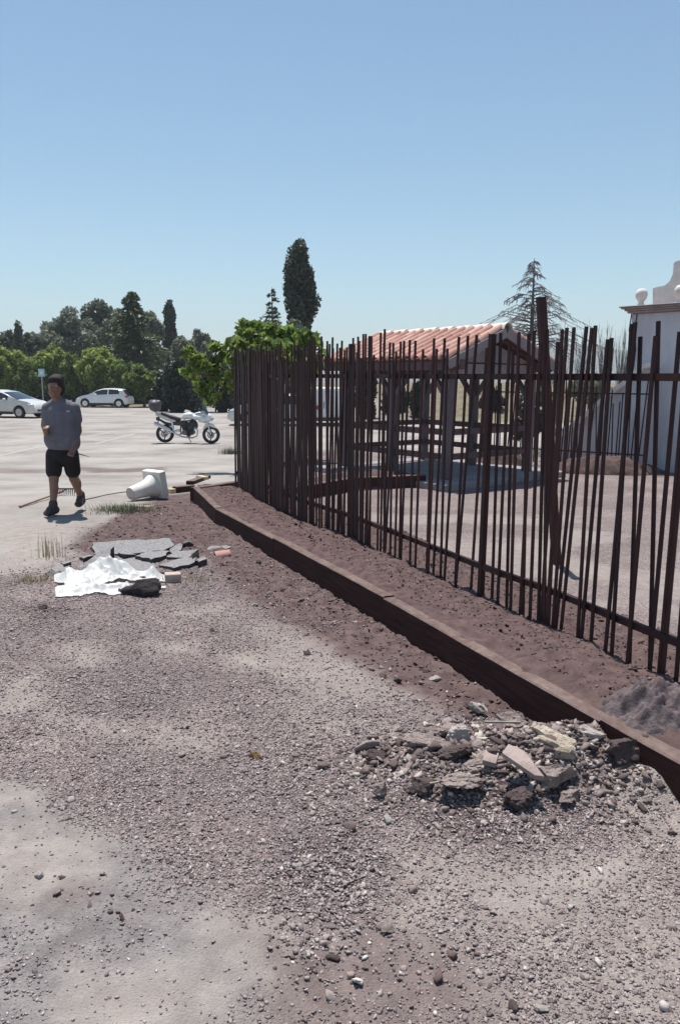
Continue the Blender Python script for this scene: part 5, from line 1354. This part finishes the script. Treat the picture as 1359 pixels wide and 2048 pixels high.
def tree(name, label, base, crown_c, rad, n, size, m, cat='tree', group=None, trunk_r=.12, clusters=26, cs=.36, asp=.5, bark=None, up=0.0, shell=.5, limbs=7):
    t = empty(name, base, 0, label, cat, group); B = Vector(base); c = Vector(crown_c) - B
    P, K = cloud(c, rad, n, clusters, cs, shell)
    P[:, 2] = np.maximum(P[:, 2], .08)
    V, F_ = leaf_quads(P, size, asp, up); link('crown', np_mesh('crown', V, F_, m), t)
    b = MB(); top = c + Vector((0, 0, rad[2] * .35)); mid_ = top * .5 + Vector((rng.normal(0, .08), rng.normal(0, .08), 0))
    b.tube([(0, 0, -.1), mid_ * .5, mid_, top], [trunk_r * 1.25, trunk_r, trunk_r * .75, trunk_r * .25], 8)
    for k in range(limbs):
        q = Vector(K[k % len(K)]); s_ = mid_.lerp(top, rng.uniform(-.2, .5)); b.tube([s_, s_.lerp(q, .5) + Vector((0, 0, .1 * rad[2])), q], [trunk_r * .45, trunk_r * .3, trunk_r * .1], 6)
    b.build('trunk', bark or BARK, t, True)
    return t
def tpos(px, Y):
    x_ = at_y(px, 770, Y).x; return Vector((x_, Y, gz1(x_, Y) - .02))
def ztop(px, py, Y): return at_y(px, py, Y).z
LB = leafmat('bright_leaf', (.25, .31, .08), .5, .6); LB2 = leafmat('mid_leaf', (.15, .21, .055), .5, .55)
LG = leafmat('grey_leaf', (.19, .21, .15), .45, .4); LG2 = leafmat('grey_leaf_dark', (.105, .125, .085), .5, .3)
LD = leafmat('dark_leaf', (.022, .032, .018), .55, .2); LC = leafmat('cedar_leaf', (.085, .11, .045), .5, .3)
LP = leafmat('poplar_leaf', (.055, .068, .042), .6, .3); LO = leafmat('oleander_leaf', (.1, .105, .09), .8, .2); LM = leafmat('mulberry_leaf', (.19, .26, .06), .55, .5)
LBR = leafmat('brown_twig_leaf', (.075, .055, .04), .5, .1)
def crown_tree(name, label, px, top, bot, hwpx, Y, n, size, m, group, **kw):
    b = tpos(px, Y); zt, zb = ztop(px, top, Y), ztop(px, bot, Y); rx = hwpx / F_PX * Y
    return tree(name, label, b, (b.x, Y, (zt + zb) / 2), (rx, rx * .9, (zt - zb) / 2), n, size, m, group=group, **kw)
GRY = 'grey-green trees in the back row'
for a in ((150, 618, 745, 62, 86, 'tall rounded grey-green tree, widest of the back row, left of the conifer'), (98, 645, 750, 46, 88, 'grey-green tree left of the widest one'),
          (203, 603, 740, 42, 90, 'highest grey-green tree, just left of the conifer'), (240, 625, 745, 40, 84, 'grey-green tree directly behind the left side of the conifer'),
          (300, 622, 745, 36, 88, 'grey-green tree right behind the conifer'), (62, 668, 755, 30, 82, 'lower grey-green tree above the parked silver car'),
          (12, 650, 755, 34, 80, 'dark green tree at the left picture edge'), (372, 668, 760, 28, 84, 'low grey-green tree right of the small poplar'), (403, 660, 765, 24, 86, 'grey-green tree above the white motorcycle')):
    crown_tree('grey_tree', a[5], a[0], a[1], a[2], a[3], a[4], 10000, .46, LG if a[0] not in (12, 203, 62) else LG2, GRY, cs=.3, clusters=44, shell=.45, trunk_r=.2)
crown_tree('grey_tree', 'slim dark spire-shaped tree among the left grey trees', 45, 640, 750, 11, 79, 2600, .4, LG2, GRY, cs=.35, clusters=30, trunk_r=.15)
BRT = 'bright green trees along the lot'
for a in ((18, 680, 795, 40, 66, LB, 'bright green tree at the left edge over the cut-off car'), (62, 712, 798, 34, 64, LB2, 'green tree left of the pale blue sign'),
          (108, 688, 796, 40, 66, LB, 'bright green tree above the walker'), (150, 706, 796, 30, 64, LB2, 'green tree right of the walker, over the hatchback bonnet'),
          (196, 694, 796, 44, 63, LB, 'brightest rounded tree above the white hatchback'), (240, 716, 798, 32, 62, LB2, 'low green tree over the tail of the white hatchback'),
          (287, 728, 800, 40, 60, LB2, 'spreading green tree right of the white hatchback')):
    crown_tree('bright_tree', a[6], a[0], a[1], a[2], a[3], a[4], 8500, .3, a[5], BRT, cs=.27, clusters=48, shell=.25, trunk_r=.1)
hb = tpos(150, 69.5); HX0, HX1 = at_y(-40, 780, 69.5).x, at_y(345, 780, 69.5).x
P = np.stack([rng.uniform(HX0, HX1, 13000), 69.5 + rng.normal(0, .5, 13000), -.4 + 2.1 * rng.uniform(0, 1, 13000) ** .8 * (.8 + .4 * vnoise(rng.uniform(0, 1, 13000) * 30, np.zeros(13000)))], 1)
P[:, 2] = -.4 + (P[:, 2] + .4) * (.75 + .5 * vnoise(P[:, 0] * .8, P[:, 1] * 0))
V, F_ = leaf_quads(P - np.array(hb), .34); HED = empty('hedge', hb, 0, 'long dark clipped hedge behind the parked cars under the trees', 'hedge'); link('foliage', np_mesh('foliage', V, F_, LD), HED)
sb = MB(); [sb.tube([(x_ - hb.x, 0, -.1), (x_ - hb.x + .05, 0, 1.2)], [.04, .02], 5) for x_ in np.arange(HX0 + .3, HX1, .8)]; sb.build('stems', BARK, HED)

def conifer(name, label, px, top, Y, hw_m, m, tiers, leafy, base_frac=.12, size=.28, droop=.25, group=None, per=9, n_leaf=26, seed=3, pw=.8, jit=(.72, 1.1)):
    b0 = tpos(px, Y); zt = ztop(px, top, Y) - b0.z; t = empty(name, b0, 0, label, 'tree', group)
    tb = MB(); tb.tube([(0, 0, -.1), (.03, 0, zt * .5), (0, 0, zt)], [zt * .024, zt * .015, .012], 8); bb_ = MB(); P = []; D = []
    rr = random.Random(seed)
    for k in range(tiers):
        f = base_frac + (1 - base_frac) * (k / tiers); z_ = zt * f; rad = hw_m * (1 - f) ** pw * rr.uniform(*jit) + .1
        for j in range(per if f < .8 else per - 3):
            a = rr.uniform(0, 6.283); ln = rad * rr.uniform(.6, 1.1); d = Vector((math.cos(a), math.sin(a), 0))
            q1 = Vector((0, 0, z_)) + d * ln * .5 + UP * ln * .1; q2 = Vector((0, 0, z_)) + d * ln + UP * (-ln * droop * .4)
            bb_.tube([(0, 0, z_), q1, q2], [.016 + .025 * (1 - f), .017, .007], 4, False)
            if leafy:
                for i in range(n_leaf):
                    u = rr.uniform(.15, 1); c = Vector((0, 0, z_)).lerp(q1, u * 2) if u < .5 else q1.lerp(q2, u * 2 - 1)
                    P.append(c + Vector((-d.y, d.x, 0)) * rr.gauss(0, .18 * ln * (1.15 - u)) + UP * rr.gauss(.02, .05)); D.append((d.x, d.y, -.1))
            else:
                for i in range(12):
                    u = rr.uniform(.25, 1); c = Vector((0, 0, z_)).lerp(q1, u * 2) if u < .5 else q1.lerp(q2, u * 2 - 1)
                    sd = Vector((-d.y, d.x, 0)) * rr.choice((-1, 1)); e = c + sd * rr.uniform(.08, .28) + d * .12 - UP * rr.uniform(.05, .3) * (.5 + droop)
                    bb_.tube([c, c.lerp(e, .5) + UP * .03, e], [.013, .011, .006], 3, False)
    tb.build('trunk', BARK if leafy else BARKG, t, True)
    bb_.build('branches', BARK if leafy else BARKG, t)
    if leafy:
        V, F_ = leaf_quads(np.array([tuple(p) for p in P]), size, .35, 0, np.array(D) * 2, .7); link('foliage', np_mesh('foliage', V, F_, m), t)
    return t
conifer('cedar_tree', 'dark green layered conifer rising above the grey-green trees', 270, 582, 72, 5.3, LC, 36, True, .1, .36, .25, per=11, n_leaf=42)
conifer('cedar_tree', 'thin sparse conifer at the left side of the tall columnar tree', 545, 574, 52, 1.9, LC, 22, True, .25, .26, .3, per=6, n_leaf=14, seed=8)
conifer('cedar_tree', 'wide leafless conifer with drooping branches behind the shelter', 1056, 516, 37, 8.6, LC, 28, False, .45, droop=.35, per=6, seed=21, pw=1.3, jit=(.65, 1.25))
def column_tree(name, label, px, top, bot, hw, Y, n, size):
    b = tpos(px, Y); zt, zb = ztop(px, top, Y) - b.z, max(ztop(px, bot, Y) - b.z, .6); r0 = hw / F_PX * Y; t = empty(name, b, 0, label, 'tree', 'columnar trees')
    P = []; C = []
    for k in range(46):
        f = k / 46; z_ = zb + (zt - zb) * f; a = rng.uniform(0, 6.28); rr = r0 * (1 - .25 * f) * rng.uniform(.25, .8); C.append((math.cos(a) * rr, math.sin(a) * rr, z_))
    C = np.array(C); ci = rng.integers(0, 46, n); o = rng.normal(0, 1, (n, 3)); o /= np.linalg.norm(o, axis=1)[:, None]; o *= rng.uniform(0, 1, (n, 1)) ** .4
    P = C[ci] + o * np.array([r0 * .42, r0 * .42, r0 * .75]); V, F_ = leaf_quads(P, size, .55); link('crown', np_mesh('crown', V, F_, LP), t)
    b_ = MB(); b_.tube([(0, 0, -.1), (0, 0, zt * .9)], [.2, .03], 8); b_.build('trunk', BARK, t, True)
column_tree('poplar_tree', 'tall dark columnar tree rising highest behind the fence', 600, 504, 740, 38, 56, 15000, .3)
column_tree('poplar_tree', 'small far columnar tree right of the layered conifer', 343, 608, 740, 15, 95, 5000, .45)
crown_tree('dark_shrub_tree', 'dark rounded tree at the foot of the tall columnar tree', 580, 632, 760, 42, 50, 5500, .3, LG2, None, cs=.3, clusters=30)
OLE = 'dark shrubs behind the motorcycle'
for i, a in enumerate(((355, 725, 26, 'dark grey-leaved shrub left, above the black top case'), (392, 712, 28, 'dark grey-leaved shrub above the motorcycle seat'), (430, 718, 28, 'dark grey-leaved shrub above the motorcycle tank'), (466, 722, 24, 'dark grey-leaved shrub touching the left end of the fence'), (330, 745, 18, 'lowest dark shrub right of the spreading green tree'))):
    crown_tree('oleander_shrub', a[3], a[0], a[1], 830, a[2] + 4, 51 + i * .4, 6500, .26, LO if i % 2 else LD, OLE, cat='shrub', cs=.36, clusters=30, trunk_r=.05)
# near mulberry behind the left end of the fence
mb0 = tpos(548, 16.5)
P, K = cloud((-.05, 0, 2.36), (1.4, .85, .82), 2500, 70, .16, .2); P2, K2 = cloud((-1.15, .2, 2.0), (1.0, .5, .78), 1250, 40, .17, .2); P = np.concatenate([P, P2])
V, F_ = leaf_quads(P, .19, .62, -.15)
MUL = empty('mulberry_tree', mb0, 0, 'small bright big-leaved tree overhanging the left end of the fence', 'tree'); link('crown', np_mesh('crown', V, F_, LM), MUL)
b = MB(); b.tube([(.1, 0, -.1), (.05, 0, .7), (0, 0, 1.4)], [.09, .07, .05], 8)
for k in range(12): q = Vector(K[k] if k < 8 else K2[k - 8]); b.tube([(0, 0, 1.2), Vector((0, 0, 1.5)).lerp(q, .5), q], [.04, .025, .01], 5)
b.build('trunk', BARK, MUL, True)
for i, a in enumerate(((735, 742, 24, 44, 'dark bush seen under the left end of the shelter roof'), (790, 752, 26, 46, 'dark bush seen under the middle of the shelter roof'), (835, 760, 20, 44, 'dark bush behind the middle post of the shelter'), (985, 770, 24, 46, 'dark bush seen between shelter and leaning post'), (1072, 770, 30, 48, 'dark green shrub on the bank right of the leaning post'))):
    crown_tree('bank_bush', a[4], a[0], a[1], 842, a[2], a[3], 3400, .3, LD if i < 4 else LG2, 'bushes on the dry bank', cat='bush', cs=.36, trunk_r=.06)
def twig_bush(label, px, top, Y, wpx, n, seed, base=None, m=None, name='bare_shrub'):
    b0 = tpos(px, Y); h = ztop(px, top, Y) - b0.z; wd = wpx / F_PX * Y; rr = random.Random(seed); b = MB()
    t = empty(name, b0, 0, label, 'shrub', 'leafless shrubs')
    for k in range(n):
        a = rr.uniform(0, 6.28); e = Vector((math.cos(a) * wd * rr.uniform(.1, 1), math.sin(a) * wd * rr.uniform(.1, 1), h * rr.uniform(.55, 1.0))); s_ = Vector((rr.gauss(0, .08), rr.gauss(0, .08), -.05)); m1 = s_.lerp(e, .5) + Vector((-e.x * .2, -e.y * .2, h * .06))
        b.tube([s_, m1, e], [.022, .014, .004], 4, False)
        for j in range(6):
            c = m1.lerp(e, rr.uniform(-.3, .9)); q = c + Vector((rr.gauss(0, .14) * wd, rr.gauss(0, .14) * wd, h * rr.uniform(.06, .2))); b.tube([c, q], [.009, .003], 3, False)
    b.build('branches', m or BARKG, t)
for i, a in enumerate(((1120, 668, 30, 28, 26, 'leafless shrub left of the hill gap, right of the leaning post'), (1165, 655, 31, 26, 26, 'leafless shrub in front of the blue hill'), (1205, 648, 29, 26, 30, 'leafless shrub in the middle of the gap before the white pier'), (1240, 655, 30, 20, 24, 'leafless shrub touching the white pier'))):
    twig_bush(a[5], a[0], a[1], a[2], a[3], a[4], 40 + i)
crown_tree('dry_bush', 'dark brown dry bush behind the leaning post', 1052, 806, 880, 34, 21.5, 5200, .12, LBR, None, cat='bush', cs=.36, trunk_r=.04)
crown_tree('bank_bush', 'olive green shrub low behind the leafless shrubs', 1180, 748, 815, 46, 42, 3000, .28, LG, 'bushes on the dry bank', cat='bush', cs=.36)
# weeds
def grass_tuft(name, label, px, py, rad, n, h, m, lean=.5):
    p = gt(px, py); x_ = rng.normal(0, rad, n); y_ = rng.normal(0, rad * .6, n); a = rng.uniform(0, 6.28, n); hh = h * rng.uniform(.4, 1.2, n); w_ = .0022 + .002 * rng.uniform(0, 1, n)
    z_ = terrain(x_ + p.x, y_ + p.y) - p.z - .005; b0 = np.stack([x_, y_, z_], 1); d = np.stack([np.cos(a), np.sin(a), 0 * a], 1); s_ = np.stack([-d[:, 1], d[:, 0], 0 * a], 1) * w_[:, None]
    L_ = lean * rng.uniform(.2, 1.2, n) * hh; mid_ = b0 + d * (L_ * .35)[:, None] + np.array([0, 0, 1]) * (hh * .6)[:, None]; tip = b0 + d * L_[:, None] + np.array([0, 0, 1]) * hh[:, None]
    V = np.stack([b0 - s_, b0 + s_, mid_ + s_ * .8, tip, mid_ - s_ * .8], 1).reshape(-1, 3); k = np.arange(n)[:, None] * 5
    F_ = np.concatenate([k + np.array([0, 1, 2, 4]), k + np.array([4, 2, 3, 3])], 0)
    me = bpy.data.meshes.new(name); me.from_pydata([tuple(v) for v in V], [], [tuple(dict.fromkeys(f)) for f in F_.tolist()]); me.materials.append(m)
    return tag(link(name, me, loc=tuple(p)), label, 'weeds', kind='stuff')
WEED = leafmat('weed_leaf', (.13, .14, .085), .5, .2); STRAW = leafmat('straw', (.3, .25, .15), .4, .3)
grass_tuft('weed_clump', 'patch of green weeds in front of the white column stub', 250, 1022, .19, 750, .1, WEED, 1.2)
grass_tuft('dry_stalks', 'upright dry straw stalks left of the asphalt slabs', 102, 1112, .08, 45, .24, STRAW, .2)
grass_tuft('dry_stalks', 'sparse dry tuft at the left of the white plastic', 70, 1165, .1, 120, .08, STRAW, .8)
grass_tuft('weed_clump', 'dark weeds at the left foot of the fence', 462, 908, .16, 420, .22, WEED, .7)
grass_tuft('dry_stalks', 'thin dry grass right of the half brick', 385, 1160, .12, 120, .05, STRAW, .8)
# ------------------------------------------------------------------ far hills
hxs = np.linspace(-1700, 1900, 240); prof = np.array([20 + 70 * math.exp(-((x_ - 560) / 260) ** 2) + 38 * math.exp(-((x_ - 1150) / 420) ** 2) + 25 * math.exp(-((x_ + 700) / 500) ** 2) for x_ in hxs]) + (fbm(hxs * .012, hxs * 0, 3) - .5) * 18
V = []; nr2 = 8
for j in range(nr2):
    f = j / (nr2 - 1)
    for i, x_ in enumerate(hxs): V.append((x_, 1500 + f * 500, -2 + prof[i] * math.sin(f * math.pi / 2) + float(0)))
V = np.array(V); V[:, 2] += (fbm(V[:, 0] * .03, V[:, 1] * .03, 8) - .5) * 8; n_ = len(hxs)
i0 = (np.arange(nr2 - 1)[:, None] * n_ + np.arange(n_ - 1)[None, :]).ravel()
tag(link('hills', np_mesh('hills', V, np.stack([i0, i0 + 1, i0 + n_ + 1, i0 + n_], 1), M('hill_scrub', (.05, .065, .035), (.1, .1, .065), scale=.02, rough=1), True)), kind='structure')
# ================================================================== HAZE: the summer air, one even box round everything
hz = MB().box((0, 1100, 70), (4600, 2600, 170)).mesh('haze', None)
hm, ht, hb_, ho = new_mat('haze'); ht.nodes.remove(hb_)
pv = ht.nodes.new('ShaderNodeVolumePrincipled'); pv.inputs['Color'].default_value = (.88, .94, 1.0, 1); pv.inputs['Density'].default_value = .0005; pv.inputs['Anisotropy'].default_value = .0
ht.links.new(pv.outputs[0], ho.inputs['Volume'])
hz.materials.append(hm); tag(link('haze', hz), 'thin summer haze filling the air over the whole place', 'haze', kind='stuff')
